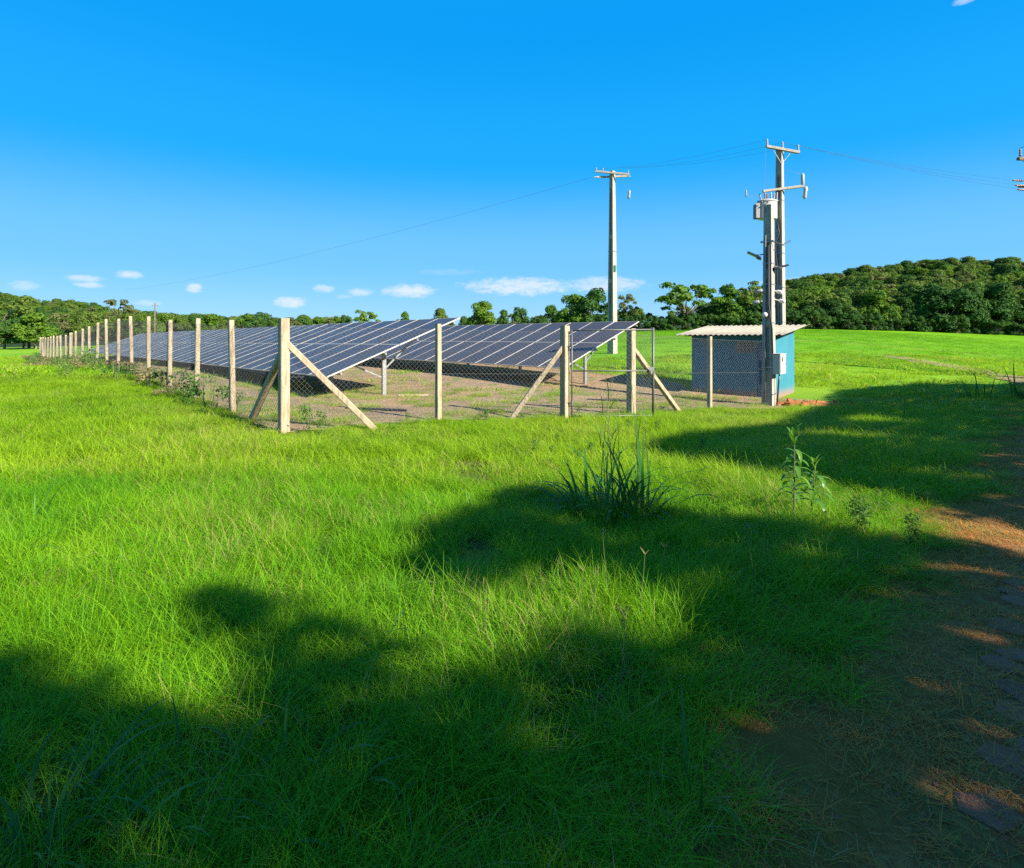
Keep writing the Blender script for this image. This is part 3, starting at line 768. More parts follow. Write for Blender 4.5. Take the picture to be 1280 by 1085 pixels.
# pole in the field behind the second solar row
xC, yC = 6.03, 34.6; zC = G(xC, yC)
pc = empty('utility_pole', (xC, yC, zC), -.72, 'slim concrete power pole with one crossarm rising behind the second solar row', 'utility pole')
hC = (421-214)*yC/720+H-zC
h_pole('shaft', hC, .42, .22, .50, .30, pc)
mb = MB(); mb.beam((-1.0, -.2, hC-.02), (1.0, -.2, hC-.30), .12, .11, ch=.01)
xc = mb.build('crossarm', M['pole'], pc); xc.rotation_euler = (0, 0, .55)
mb = MB(); mb.beam((-.9, .16, hC-.35), (.95, .16, hC-.22), .10, .10, ch=.01); xc2 = mb.build('crossarm', M['pole'], pc); xc2.rotation_euler = (0, 0, .85)
for x in (-.95, -.55, .92): insul(xc, (x, -.2, hC+.02-.14*x-.1), .16, 'insul_grey', (0, 0, 1), .05, 3)
for x in (-.85, .9): insul(xc2, (x, .14, hC-.27+.07*x), .28, 'insul_grey', (math.copysign(1, x), 0, -.1), .05, 4)
mb = MB(); mb.tube([(.55, -.2, hC-.3), (.75, -.24, hC-1.0), (.98, -.2, hC-1.2)], .01, 5); mb.tube([(-.6, -.2, hC-.2), (-.55, -.25, hC-1.2), (-.3, -.2, hC-1.7)], .01, 5); mb.build('jumper', M['line'], xc)
mb = MB(); mb.lathe([(.05, 0), (.09, .1), (.06, .3), (.09, .4), (.05, .5)], (.95, -.2, hC-1.75), (.1, 0, 1), 8); mb.build('surge_arrester', M['tank_dark'], xc, smooth=True)
mb = MB(); mb.box((.215, -.05, hC*.465), (.03, .20, .38)); mb.build('number_plate', mat('dark_green_plate', (.02, .12, .06), .5), pc)
strap(pc, hC*.56, .33, .4)

# pole at the edge of the photograph
xD, yD = 21.3, 23.4; zD = G(xD, yD)
pd_ = empty('utility_pole', (xD, yD, zD), .15, 'power pole with brown insulators at the very edge of the photo beyond the track', 'utility pole')
hD = 9.2-zD
h_pole('shaft', hD, .36, .20, .44, .26, pd_)
mb = MB(); mb.beam((-1.1, -.2, hD-.35), (1.1, -.2, hD-.22), .13, .12, ch=.012); xd = mb.build('crossarm', mat('weathered_timber', (.16, .09, .05), .8), pd_)
for x in (-1.0, -.35, 1.0): insul(xd, (x, -.2, hD-.27), .34, 'insul_brown', (0, 0, 1), .06, 4)
mb = MB(); mb.beam((-.85, -.2, hD-.42), (0, -.2, hD-1.1), .04, .015); mb.beam((.85, -.2, hD-.42), (0, -.2, hD-1.1), .04, .015); mb.build('arm_brace', M['galv'], xd)
mb = MB(); mb.beam((-.7, .1, hD-1.35), (.9, .1, hD-1.35), .11, .11, ch=.012); xe = mb.build('crossarm', M['post'], pd_)
for k_, z in enumerate((-1.12, -1.36, -1.55)): insul(xe, (-.5, .1-.1*k_, hD+z), .42, 'insul_brown', (-1, .25, .06), .055, 5)

# far thin pole before the wooded hill, and a tiny one in the field
xE, yE = -93, 150.; zE = G(xE, yE)
pe = empty('utility_pole', (xE, yE, zE), 0, 'distant thin dark power pole in front of the low wooded hill', 'utility pole')
mb = MB(); mb.beam((0, 0, -.5), (0, 0, 10.6-zE), .30, .30, .2, .2); mb.build('shaft', M['bark'], pe)
mb = MB(); mb.beam((-.9, 0, 9.9-zE), (.9, 0, 9.9-zE), .12, .12); mb.build('crossarm', M['bark'], pe)

# overhead wires, each its own thing
def sagline(a, b, sag, label, r=.004):
    a = Vector(a); b = Vector(b); pts = []
    for i in range(25):
        t = i/24; p = a.lerp(b, t); p.z -= sag*4*t*(1-t); pts.append(p)
    mb = MB(); c = pts[0].copy()
    mb.tube([p-c for p in pts], r, 4); o = mb.build('power_line', M['line']); o.location = c
    return tag(o, label, 'power line')
def wp(o, p): return o.matrix_world @ Vector(p)
bpy.context.view_layer.update()
topC = [wp(xc, (x, -.2, hC+.12)) for x in (-.95, .5, .92)]
topB = [wp(xa, (x, -.16, hB+.2-.185*x)) for x in (-.55, .03, .62)]
endD = [wp(xe, (-.9, .15, hD-1.1)), wp(xe, (-.9, .0, hD-1.34)), wp(xe, (-.9, -.1, hD-1.53))]
for k_, nm in enumerate(('highest', 'middle', 'lowest')):
    sagline(topC[k_], topB[k_], .22, f'{nm} of three thin overhead wires between the field pole and the transformer pole')
    sagline(topB[k_], endD[k_], .12, f'{nm} of three wires from the transformer pole to the pole at the photo edge')
sagline(wp(xc2, (-1.1, .14, hC-.33)), (-62, 92, 9.2), .9, 'single overhead wire running off from the field pole over the solar rows', .007)
sagline(wp(xd, (-1.0, -.2, hD+.07)), (24, 10, 14), .1, 'thin wire rising steeply from the brown insulator at the photo edge', .010)

# ------------------------------------------------------------------ trees
def crown_arrays(rs, lobes, n_per, leaf, droop=0.0, flat=1.0):
    """leaf-sized faces on the shells of many uneven lobes; lobes: (cx, cy, cz, r, squash)"""
    V = []; R = []
    for (cx, cy, cz, r, sq) in lobes:
        n = max(12, int(n_per*r*r))
        d = rs.normal(size=(n, 3)); d /= np.linalg.norm(d, axis=1)[:, None]
        d[:, 2] = np.where(d[:, 2] < -.35, -d[:, 2], d[:, 2])
        rad_ = r*(1-.38*rs.random(n)**1.6)*(1+.18*np.sin(d[:, 0]*5+cx)*np.cos(d[:, 1]*4+cy))
        c = np.stack([cx+d[:, 0]*rad_, cy+d[:, 1]*rad_, cz+d[:, 2]*rad_*sq], -1)
        nrm = d+rs.normal(size=(n, 3))*.38; nrm[:, 2] += .25; nrm /= np.linalg.norm(nrm, axis=1)[:, None]
        t = np.cross(nrm, rs.normal(size=(n, 3))); t /= np.linalg.norm(t, axis=1)[:, None]; b = np.cross(nrm, t)
        s = leaf*(.55+.9*rs.random(n))[:, None]; a = t*s; b = b*s*.62
        V.append(np.stack([c-a, c-b*.9+a*.1, c+a, c+b+a*.1], 1)); R.append(np.repeat(rs.random(n), 4))
    V = np.concatenate(V).reshape(-1, 3); R = np.concatenate(R)
    return V, np.arange(len(V)).reshape(-1, 4), R
def limb_arrays(segs):
    mb = MB()
    for (a, b, r0, r1) in segs: mb.tube([a, Vector(a).lerp(Vector(b), .5)+Vector((random.uniform(-.1, .1), random.uniform(-.1, .1), 0)), b], r0, 6, r1, cap=False)
    return mb
def tree_meshes(seed, kind, h, spread, leafmat, leaf=.25, dens=105, nl=26):
    rs = np.random.default_rng(seed); lobes = []; segs = []
    th = h*{'round': .22, 'umbrella': .30, 'tall': .25, 'bush': .06, 'airy': .35}[kind]
    top = Vector((rs.uniform(-.3, .3), rs.uniform(-.3, .3), th)); segs.append(((0, 0, -.5), tuple(top), .035*h+.03, .026*h+.02))
    for k in range(nl):
        a = rs.uniform(0, 6.283); q = rs.random()
        if kind == 'umbrella':
            rr = spread*math.sqrt(rs.random()); z = h*(.46+.44*rs.random()**.7)-.16*h*(rr/spread)**2; r = h*rs.uniform(.08, .14); sq = .62
        elif kind == 'tall':
            z = th+(h-th)*q*.9; rr = spread*.62*math.sqrt(rs.random())*(1.1-.7*q); r = h*rs.uniform(.10, .16); sq = .9
        elif kind == 'airy':
            z = th+(h-th)*q*.92; rr = spread*math.sqrt(rs.random())*(1-.5*abs(q-.45)); r = h*rs.uniform(.07, .12); sq = .7
        else:
            z = th+(h-th)*q*.85; rr = spread*math.sqrt(rs.random())*math.sqrt(max(.08, 1-(q*.95)**2))*.85; r = h*rs.uniform(.11, .20); sq = .85
        x, y = rr*math.cos(a), rr*math.sin(a); lobes.append((x, y, min(z, h-r*sq), r, sq))
        if k % 2 == 0: segs.append((tuple(top-Vector((0, 0, th*.25*rs.random()))), (x, y, z), .012*h+.01, .01))
    V, F, R = crown_arrays(rs, lobes, dens, leaf)
    crown = np_mesh('crown', V, F, [leafmat], attrs={'r': ('FLOAT', R)})
    tm = limb_arrays(segs).mesh('trunk', M['bark'])
    # one-mesh version for trees too far to show their parts
    tv = np.array([v.co[:] for v in tm.vertices]); tf = np.array([tuple(p.vertices) for p in tm.polygons if len(p.vertices) == 4])
    full = np_mesh('forest_tree', np.concatenate([V, tv]), np.concatenate([F, tf+len(V)]), [leafmat, M['bark']],
                   midx=np.concatenate([np.zeros(len(F)), np.ones(len(tf))]), attrs={'r': ('FLOAT', np.concatenate([R, np.zeros(len(tv))]))})
    return crown, tm, full
TREES = {
 'round1': tree_meshes(1, 'round', 9, 4.2, M['treeA']), 'round2': tree_meshes(2, 'round', 9, 3.8, M['treeB']),
 'round3': tree_meshes(3, 'round', 9, 4.4, M['treeC'], nl=30), 'umb': tree_meshes(4, 'umbrella', 9, 4.9, M['treeA'], nl=30, dens=85),
 'tall1': tree_meshes(5, 'tall', 9, 3.4, M['treeB']), 'tall2': tree_meshes(6, 'tall', 9, 3.2, M['treeA']),
 'airy': tree_meshes(7, 'airy', 9, 3.4, M['treeD'], dens=70), 'airy2': tree_meshes(8, 'airy', 9, 3.2, M['treeC'], dens=80),
 'bush': tree_meshes(9, 'bush', 9, 6.5, M['treeB'], nl=30), 'umb2': tree_meshes(10, 'umbrella', 9, 4.5, M['treeC'], nl=26, dens=85)}
def tree(kind, x, y, h, label, group=None, sx=1.):
    s = h/9.; t = empty('tree', (x, y, G(x, y)), random.uniform(0, 6.28), label, 'tree', group); t.scale = (s*sx, s*sx, s)
    cr, tm, _ = TREES[kind]; link('crown', cr, t); link('trunk', tm, t); return t
def treepx(kind, px, py_top, Y, label, group=None, sx=1.):
    x = (px-640)/720*Y; z = H+(421-py_top)*Y/720; g = G(x, Y)
    return tree(kind, x, Y, max(2.5, z-g), label, group, sx)
GE = 'dense trees standing along the far edge of the green field'
LE = 'one of the dense dark trees lining the far edge of the green field'
# single trees one can point to
treepx('umb', 858, 347, 116, 'spreading flat topped light green tree behind the shed, taller than its neighbours', sx=1.1)
treepx('tall2', 912, 355, 116, 'narrow upright tree next to the flat topped tree, seen over the shed roof')
treepx('airy2', 938, 350, 122, 'loose feathery crowned tree just beside the short meter pole', sx=.9)
treepx('round2', 742, 359, 118, 'big round dark tree directly behind the field pole', sx=1.05)
treepx('round1', 718, 366, 120, 'rounded green tree leaning on the big dark tree behind the field pole')
treepx('airy', 782, 366, 122, 'thin crowned grey green tree with dead twigs just past the field pole', sx=.8)
treepx('round1', 603, 375, 132, 'round bushy tree standing clear of its neighbours above the second solar row', sx=.9)
treepx('tall1', 629, 387, 132, 'small narrow tree between two rounder trees above the second solar row', sx=.8)
treepx('round2', 650, 383, 134, 'small round tree with a dark crown above the second solar row', sx=.8)
treepx('round1', 688, 380, 132, 'squarish green tree between the small round tree and the big dark tree', sx=.8)
treepx('bush', 672, 392, 130, 'low dark bush among the trees above the second solar row', sx=.7)
treepx('round3', 551, 385, 120, 'rounded olive tree peeking over the upper end of the first solar row', sx=.75)
treepx('tall2', 507, 389, 130, 'tiny round topped tree alone above the first solar row', sx=.7)
treepx('umb', 457, 384, 140, 'spreading tree with a lopsided crown above the first solar row', sx=.75)
treepx('round2', 432, 393, 142, 'low round tree beside the lopsided tree above the first solar row', sx=.7)
treepx('round1', 398, 395, 150, 'low wide tree at the start of the gap above the first solar row', sx=.9)
treepx('airy', 152, 372, 235, 'dark broken topped tree standing out of the low wooded hill', sx=.9)
treepx('umb2', -2, 360, 170, 'tree with an uneven crown at the very edge of the low wooded hill')
rt = np.random.default_rng(21)
sky_y = [(795, 395), (820, 384), (845, 380), (880, 372), (900, 365), (925, 372), (955, 353), (975, 360), (1000, 360), (1030, 357), (1060, 352), (1100, 356), (1140, 350), (1180, 352), (1230, 350), (1290, 345), (1360, 345), (1440, 350)]
KR = ['round1', 'round2', 'tall1', 'tall2', 'round3', 'airy', 'airy2', 'bush', 'round2', 'bush']
px = 796.
while px < 1450:
    ty = np.interp(px, [a for a, _ in sky_y], [b for _, b in sky_y])+rt.uniform(2, 22)
    treepx(KR[rt.integers(len(KR))], px, ty, 118+rt.uniform(-2, 4), LE, GE, rt.uniform(.8, 1.15)); px += rt.uniform(9, 14)
px = 790.
while px < 1420:      # low skirt of bushes that closes the wood at field level
    x = (px-640)/720*115; tree('bush', x, 115+rt.uniform(-1, 1), rt.uniform(2.6, 4.5), 'one of the low dark bushes at the foot of the field edge trees', 'low bushes at the foot of the field edge trees'); px += rt.uniform(14, 20)
px = 560.
while px < 800:
    tree(KR[rt.integers(len(KR))], (px-640)/720*140, 140, rt.uniform(3.5, 5.5), 'one of the small trees in the low line behind the second solar row', 'small trees in the low line behind the second solar row', .8); px += rt.uniform(12, 20)
px = -110.
while px < 70:
    x = (px-640)/720*112; tree(KR[rt.integers(len(KR))], x, 112+rt.uniform(-3, 3), rt.uniform(5.0, 7.2), 'one of the trees in the dark clump beyond the far end of the post fence', 'trees in the clump beyond the far end of the post fence', 1.1); px += rt.uniform(9, 15)
# wooded hills
cand = []
for y in np.arange(122, 300, 5.8):
    for x in np.arange(20, 330, 5.6):
        X = x+rt.uniform(-2.4, 2.4); Y = y+rt.uniform(-2.4, 2.4); u = X/Y
        if .40 < u < 1.25 and (u > .5 or Y > 135): cand.append((X, Y, 'r', math.hypot(X, Y)))
lefts = []
for y in np.arange(170, 430, 9):
    for x in np.arange(-430, -60, 8.6):
        X = x+rt.uniform(-3, 3); Y = y+rt.uniform(-3, 3); u = X/Y
        if -1.15 < u < -.28 and Y > 175+60*(u+.9): lefts.append((X, Y, 'l', math.hypot(X, Y)))
for X in np.arange(-130, 120, 9.): lefts.append((X, 300+rt.uniform(-20, 20), 'm', 300))
cand.sort(key=lambda c: c[3]); lefts.sort(key=lambda c: c[3])
KH = ['airy', 'airy2', 'umb2', 'round1', 'round2', 'round3', 'tall1', 'tall2', 'airy', 'airy2', 'umb', 'umb2', 'round1', 'round3']
rest = []
n_r = 0
for c in cand:
    if .4 < c[0]/c[1] < .98 and n_r < 150:
        n_r += 1
        k_ = KH[rt.integers(len(KH))]; s = rt.uniform(5, 10.5)/9.
        o = link('forest_tree', TREES[k_][2], None, (c[0], c[1], G(c[0], c[1])), (0, 0, rt.uniform(0, 6.28))); o.scale = (s*1.05, s*1.05, s)
        tag(o, 'one of the many trees covering the wooded hill that rises beyond the green field', 'tree', 'trees covering the wooded hill beyond the green field')
    else: rest.append(c)
rest += lefts

# ------------------------------------------------------------------ scattering of uncountable growth
def scatter(name, P, rotz, scl, idx, variants, label=None, tilt=None):
    n = len(P); me = bpy.data.meshes.new(name); me.vertices.add(n); me.vertices.foreach_set('co', np.asarray(P, np.float32).ravel())
    rot = np.zeros((n, 3), np.float32); rot[:, 2] = rotz
    if tilt is not None: rot[:, :2] = tilt
    a = me.attributes.new('rot', 'FLOAT_VECTOR', 'POINT'); a.data.foreach_set('vector', rot.ravel())
    a = me.attributes.new('scl', 'FLOAT_VECTOR', 'POINT'); a.data.foreach_set('vector', np.asarray(scl, np.float32).ravel())
    a = me.attributes.new('idx', 'INT', 'POINT'); a.data.foreach_set('value', np.asarray(idx, np.int32))
    me.update()
    o = bpy.data.objects.new(name, me); COL.objects.link(o)
    ng = bpy.data.node_groups.new(name, 'GeometryNodeTree')
    ng.interface.new_socket('Geometry', in_out='INPUT', socket_type='NodeSocketGeometry')
    ng.interface.new_socket('Geometry', in_out='OUTPUT', socket_type='NodeSocketGeometry')
    gi = ng.nodes.new('NodeGroupInput'); go = ng.nodes.new('NodeGroupOutput'); L = ng.links.new
    inst = ng.nodes.new('GeometryNodeInstanceOnPoints'); join = ng.nodes.new('GeometryNodeJoinGeometry')
    for v in reversed(variants):
        oi = ng.nodes.new('GeometryNodeObjectInfo'); oi.inputs['Object'].default_value = v; oi.inputs['As Instance'].default_value = True
        L(oi.outputs['Geometry'], join.inputs[0])
    def attr(nm, dt):
        q = ng.nodes.new('GeometryNodeInputNamedAttribute'); q.data_type = dt; q.inputs['Name'].default_value = nm; return [s for s in q.outputs if s.enabled][0]
    L(gi.outputs[0], inst.inputs['Points']); L(join.outputs[0], inst.inputs['Instance'])
    inst.inputs['Pick Instance'].default_value = True
    L(attr('idx', 'INT'), inst.inputs['Instance Index']); L(attr('scl', 'FLOAT_VECTOR'), inst.inputs['Scale'])
    er = ng.nodes.new('FunctionNodeEulerToRotation'); L(attr('rot', 'FLOAT_VECTOR'), er.inputs[0]); L(er.outputs[0], inst.inputs['Rotation'])
    L(inst.outputs[0], go.inputs[0])
    md = o.modifiers.new('scatter', 'NODES'); md.node_group = ng
    tag(o, label, None, None, 'stuff'); return o
def source(name, me): return bpy.data.objects.new(name, me)     # never linked: only a pattern for the growth above

rr = np.array([[c[0], c[1], G(c[0], c[1])] for c in rest]); sc = rt.uniform(.65, 1.15, len(rr))
far_src = [source('far_tree', TREES[k_][2]) for k_ in ('round1', 'round2', 'round3', 'tall1', 'airy', 'umb2', 'round1', 'round3')]
o = scatter('distant_forest', rr, rt.uniform(0, 6.28, len(rr)), np.stack([sc*1.05, sc*1.05, sc], -1), rt.integers(0, 8, len(rr)), far_src, 'far off woodland covering the low hills on the horizon')

def blades(rs, n, R, L0, L1, w0, w1, lean0, lean1, curve, segs=4, base=None, az=None):
    """n curved, tapering blades -> V, F, h, r"""
    a = rs.random(n)*6.283; q = R*np.sqrt(rs.random(n))
    b = np.stack([q*np.cos(a), q*np.sin(a), np.zeros(n)], -1) if base is None else base
    az = rs.random(n)*6.283 if az is None else az
    d = np.stack([np.cos(az), np.sin(az), np.zeros(n)], -1); sd_ = np.stack([-np.sin(az), np.cos(az), np.zeros(n)], -1)
    tw = rs.normal(size=n)*.5; sd_ = sd_*np.cos(tw)[:, None]+d*np.sin(tw)[:, None]
    L = rs.uniform(L0, L1, n); W = rs.uniform(w0, w1, n); le = rs.uniform(lean0, lean1, n); cu = curve*rs.uniform(.5, 1.4, n)
    V = []; Hh = []
    p = b.copy(); ang = le.copy()
    for s in range(segs+1):
        f = s/segs; wd = W*(1-f**1.8)*.5*(.65+.35*min(1, f*4))+.0004
        V.append(p-sd_*wd[:, None]); V.append(p+sd_*wd[:, None]); Hh += [np.full(n, f)]*2
        ang = ang+cu/segs; step = L/segs
        p = p+d*(np.sin(ang)*step)[:, None]; p = p+np.array([0, 0, 1])*(np.cos(ang)*step)[:, None]
    V = np.stack(V, 1); k = 2*(segs+1)
    off = (np.arange(n)*k)[:, None, None]
    f0 = np.array([[2*s, 2*s+1, 2*s+3, 2*s+2] for s in range(segs)])[None]
    F = (off+f0).reshape(-1, 4); r = np.repeat(rs.random(n), k)
    return V.reshape(-1, 3), F, np.stack(Hh, 1).ravel(), r
def merge(parts):
    V = []; F = []; h = []; r = []; mi = []; o_ = 0
    for i, (v, f, a, b_, m_) in enumerate(parts):
        V.append(v); F.append(f+o_); h.append(a); r.append(b_); mi.append(np.full(len(f), m_)); o_ += len(v)
    return np.concatenate(V), np.concatenate(F), np.concatenate(h), np.concatenate(r), np.concatenate(mi)
def tuft(name, seed, specs, mats):
    rs = np.random.default_rng(seed); parts = []
    for (mi, kw) in specs: parts.append((*blades(rs, **kw), mi))
    V, F, h, r, mi = merge(parts)
    return np_mesh(name, V, F, mats, mi, attrs={'h': ('FLOAT', h), 'r': ('FLOAT', r)})
near_src = []
for k_ in range(6):
    near_src.append(source('tuft', tuft('near_tuft', 100+k_, [
        (0, dict(n=190, R=.18, L0=.12, L1=.34, w0=.0014, w1=.0036, lean0=.0, lean1=.45, curve=1.3)),
        (0, dict(n=90, R=.18, L0=.06, L1=.20, w0=.0016, w1=.004, lean0=.2, lean1=1.1, curve=1.5, segs=3)),
        (0, dict(n=4, R=.15, L0=.22, L1=.38, w0=.005, w1=.009, lean0=.1, lean1=.6, curve=2.0))], [M['grass']])))
mid_src = []
for k_ in range(5):
    mid_src.append(source('tuft', tuft('mid_tuft', 200+k_, [
        (0, dict(n=230, R=.32, L0=.12, L1=.40, w0=.003, w1=.006, lean0=.0, lean1=.5, curve=1.1, segs=3)),
        (0, dict(n=50, R=.32, L0=.08, L1=.2, w0=.006, w1=.012, lean0=.3, lean1=1.0, curve=1.0, segs=2))], [M['grassfar']])))
far_s = []
for k_ in range(4):
    far_s.append(source('tuft', tuft('far_tuft', 300+k_, [
        (0, dict(n=130, R=.75, L0=.14, L1=.36, w0=.014, w1=.03, lean0=.0, lean1=.6, curve=.9, segs=2))], [M['grassfar']])))
crop_s = [source('tuft', tuft('crop_tuft', 350+k_, [(0, dict(n=120, R=.9, L0=.10, L1=.24, w0=.014, w1=.035, lean0=.0, lean1=.7, curve=.7, segs=2))], [M['crop']])) for k_ in range(3)]
dry_s = [source('tuft', tuft('dry_tuft', 400+k_, [
        (0, dict(n=130, R=.18, L0=.03, L1=.13, w0=.0012, w1=.0028, lean0=.5, lean1=1.5, curve=.8, segs=3)),
        (1, dict(n=60, R=.17, L0=.02, L1=.09, w0=.0012, w1=.003, lean0=.3, lean1=1.2, curve=.8, segs=3))], [M['dry'], M['yardgrass']])) for k_ in range(4)]
yard_s = [source('tuft', tuft('yard_tuft', 450+k_, [
        (0, dict(n=60, R=.28, L0=.04, L1=.17, w0=.004, w1=.009, lean0=.2, lean1=1.3, curve=.8, segs=2))], [M['yardgrass']])) for k_ in range(4)]

rg = np.random.default_rng(77)
def field_pts(y0, y1, dens, umax=1.02, marg=3.2):
    """even scatter over the ground in view and a few paces to either side of it"""
    wmax = umax*y1+marg; n = int(dens*2*wmax*(y1-y0)); Y = rg.uniform(y0, y1, n); X = rg.uniform(-wmax, wmax, n)
    k = np.abs(X) < umax*Y+marg; return X[k], Y[k]
def green_ok(X, Y):
    rw = road_w(X, Y); s_ = (X-.68)*.69+(Y-1.88)*.724
    inroad = (rw > .12) & (rw < 5.2) & (s_ < 14)
    fade = (rw > -.12) & (rw <= .12) & (rg.random(len(X)) < .45) & (s_ < 14)
    inshed = (((X-9.2)/2.)**2+((Y-19.6)/2.)**2 < 1)
    y_ = in_yard(X, Y, -.02) & ~((rg.random(len(X)) < .10))
    return ~(inroad | fade | inshed | y_)
def hscale(X, Y):
    """grass height: lush near the viewer, grazed lower by the fence and beyond"""
    a, b = ab(X, Y); n = wav(X, Y, .8)
    h = .95+.22*n+.12*wav(X, Y, 2.7)
    h = h*np.interp(Y, [0, 5, 9, 14, 30], [1.05, 1.0, .8, .6, .5])
    yd = (a > -.6) & (b > -1.0) & (Y > 8) & (b < 2)
    h = np.where(yd & (b < .3), h*.62, h)
    h = h*np.interp(road_w(X, Y), [-.9, 0, 4.9, 5.4], [1, .5, .5, 1])
    return h
def place(name, y0, y1, dens, src, label, k=1.0, umax=1.02, filt=None):
    X, Y = field_pts(y0, y1, dens, umax); ok = green_ok(X, Y)
    if filt is not None: ok &= filt(X, Y)
    if y1 > 30: ok &= (strip_d(X, Y) > 1.1) | (rg.random(len(X)) < .5)
    X, Y = X[ok], Y[ok]; n = len(X); h = hscale(X, Y)*k*rg.uniform(.75, 1.2, n)
    s = rg.uniform(.85, 1.2, n)
    return scatter(name, np.stack([X, Y, ground(X, Y)-.01], -1), rg.uniform(0, 6.28, n), np.stack([s, s, h], -1), rg.integers(0, len(src), n), src, label,
                   tilt=rg.normal(size=(n, 2))*.10)
place('grass', .2, 6.8, 34, near_src, 'tall soft green grass filling the foreground meadow')
place('grass', 6.4, 19, 14, mid_src, 'sunlit yellow green grass of the meadow before the fence')
def notcrop(X, Y): return ~((Y-.25*X > 30) & (X+.35*Y > 0))
place('grass', 18, 62, 2.6, far_s, 'short bright grass of the meadow beside and beyond the fence', filt=notcrop)
place('crop', 27, 100, .9, crop_s, 'low even green crop covering the far field', k=.8, filt=lambda X, Y: (Y-.25*X > 27) & (X+.35*Y > -4) & (X/Y > .0), umax=.98)
# dry verge of the track
X, Y = field_pts(.2, 20, 50); rw = road_w(X, Y); s_ = (X-.68)*.69+(Y-1.88)*.724
dens = np.interp(rw, [-.7, -.15, .1, .5, .75, 1.4, 4.2, 5.2], [0, .7, 1, .95, .4, .25, .3, .8]); dens = np.where(Y > 4.2, np.maximum(dens, np.interp(rw, [-.5, 0, .3, 6], [0, .3, .8, .8])), dens)
ok = (rg.random(len(X)) < dens*np.clip(.9+.4*wav(X, Y, 2.2), .55, 1)) & (rw < 6)
X, Y = X[ok], Y[ok]; n = len(X); s = rg.uniform(.8, 1.3, n)
scatter('dry_grass', np.stack([X, Y, ground(X, Y)+.012], -1), rg.uniform(0, 6.28, n), np.stack([s, s, rg.uniform(.5, 1.2, n)], -1), rg.integers(0, 4, n), dry_s, 'dry matted brown grass along the edge of the track')
# grit on the track
pebs = []
for k_ in range(4):
    rs_ = np.random.default_rng(600+k_); mb = MB(); V_ = []
    for z, q in ((-.4, .6), (.1, 1.), (.5, .55)):
        for k in range(6): a = k*math.pi/3; e_ = q*rs_.uniform(.7, 1.2); V_.append((e_*math.cos(a), e_*math.sin(a), z))
    mb.add(V_, [tuple(range(12, 18))]+[(i_*6+k, i_*6+(k+1) % 6, (i_+1)*6+(k+1) % 6, (i_+1)*6+k) for i_ in range(2) for k in range(6)])
    pebs.append(source('grit', mb.mesh('grit', M['stone'] if k_ % 2 else M['soil'])))
X, Y = field_pts(.3, 9, 220); rw = road_w(X, Y); ok = (rw > .2) & (rw < 5) & (rg.random(len(X)) < .35+.5*wav(X, Y, 3)); X, Y = X[ok], Y[ok]; n = len(X)
s = .003+.013*rg.random(n)**3
scatter('gravel', np.stack([X, Y, ground(X, Y)+.02], -1), rg.uniform(0, 6.28, n), np.stack([s, s, s*.8], -1), rg.integers(0, 4, n), pebs, 'loose grit and small clods on the red soil of the track')
# sparse growth in the yard
X, Y = field_pts(10, 46, 8, .95); ok = in_yard(X, Y) & (rg.random(len(X)) < np.clip(.35+.55*wav(X, Y, 1.3), .08, .9)*np.interp(Y, [10, 20, 46], [1, .6, .25]))
X, Y = X[ok], Y[ok]; n = len(X); s = rg.uniform(.8, 1.4, n)
scatter('yard_grass', np.stack([X, Y, ground(X, Y)+.015], -1), rg.uniform(0, 6.28, n), np.stack([s, s, rg.uniform(.5, 1.2, n)], -1), rg.integers(0, 4, n), yard_s, 'sparse dry tufts on the bare reddish yard under the panels')

# ------------------------------------------------------------------ plants that can be pointed to
def blade_mesh(rs, L, W, lean, curve, segs=7, keel=.25):
    V = []; F = []; p = np.zeros(3); ang = lean
    for s in range(segs+1):
        f = s/segs; wd = W*.5*(.45+.55*min(1, f*5))*(1-f**2.2)+.0005
        V += [p+[0, -wd, keel*wd], p.copy(), p+[0, wd, keel*wd]]
        ang += curve*(.5+f)/segs; p = p+np.array([math.sin(ang), .04*math.sin(f*5+L*9), math.cos(ang)])*L/segs
    for s in range(segs): F += [[3*s, 3*s+1, 3*s+4, 3*s+3], [3*s+1, 3*s+2, 3*s+5, 3*s+4]]
    n = len(V)
    return np_mesh('leaf', np.array(V), F, [M['broad']], attrs={'h': ('FLOAT', np.repeat(np.linspace(0, 1, segs+1), 3)), 'r': ('FLOAT', np.full(n, rs.random()))}, smooth=True)
rb = np.random.default_rng(5)
BL = [blade_mesh(rb, L, W, le, cu) for (L, W, le, cu) in ((.62, .026, .15, 1.3), (.75, .030, .1, 1.7), (.5, .022, .35, 1.2), (.85, .028, .08, 1.0), (.6, .034, .3, 2.0), (.42, .02, .6, 1.0), (.7, .024, .05, .7), (.55, .03, .5, 1.7))]
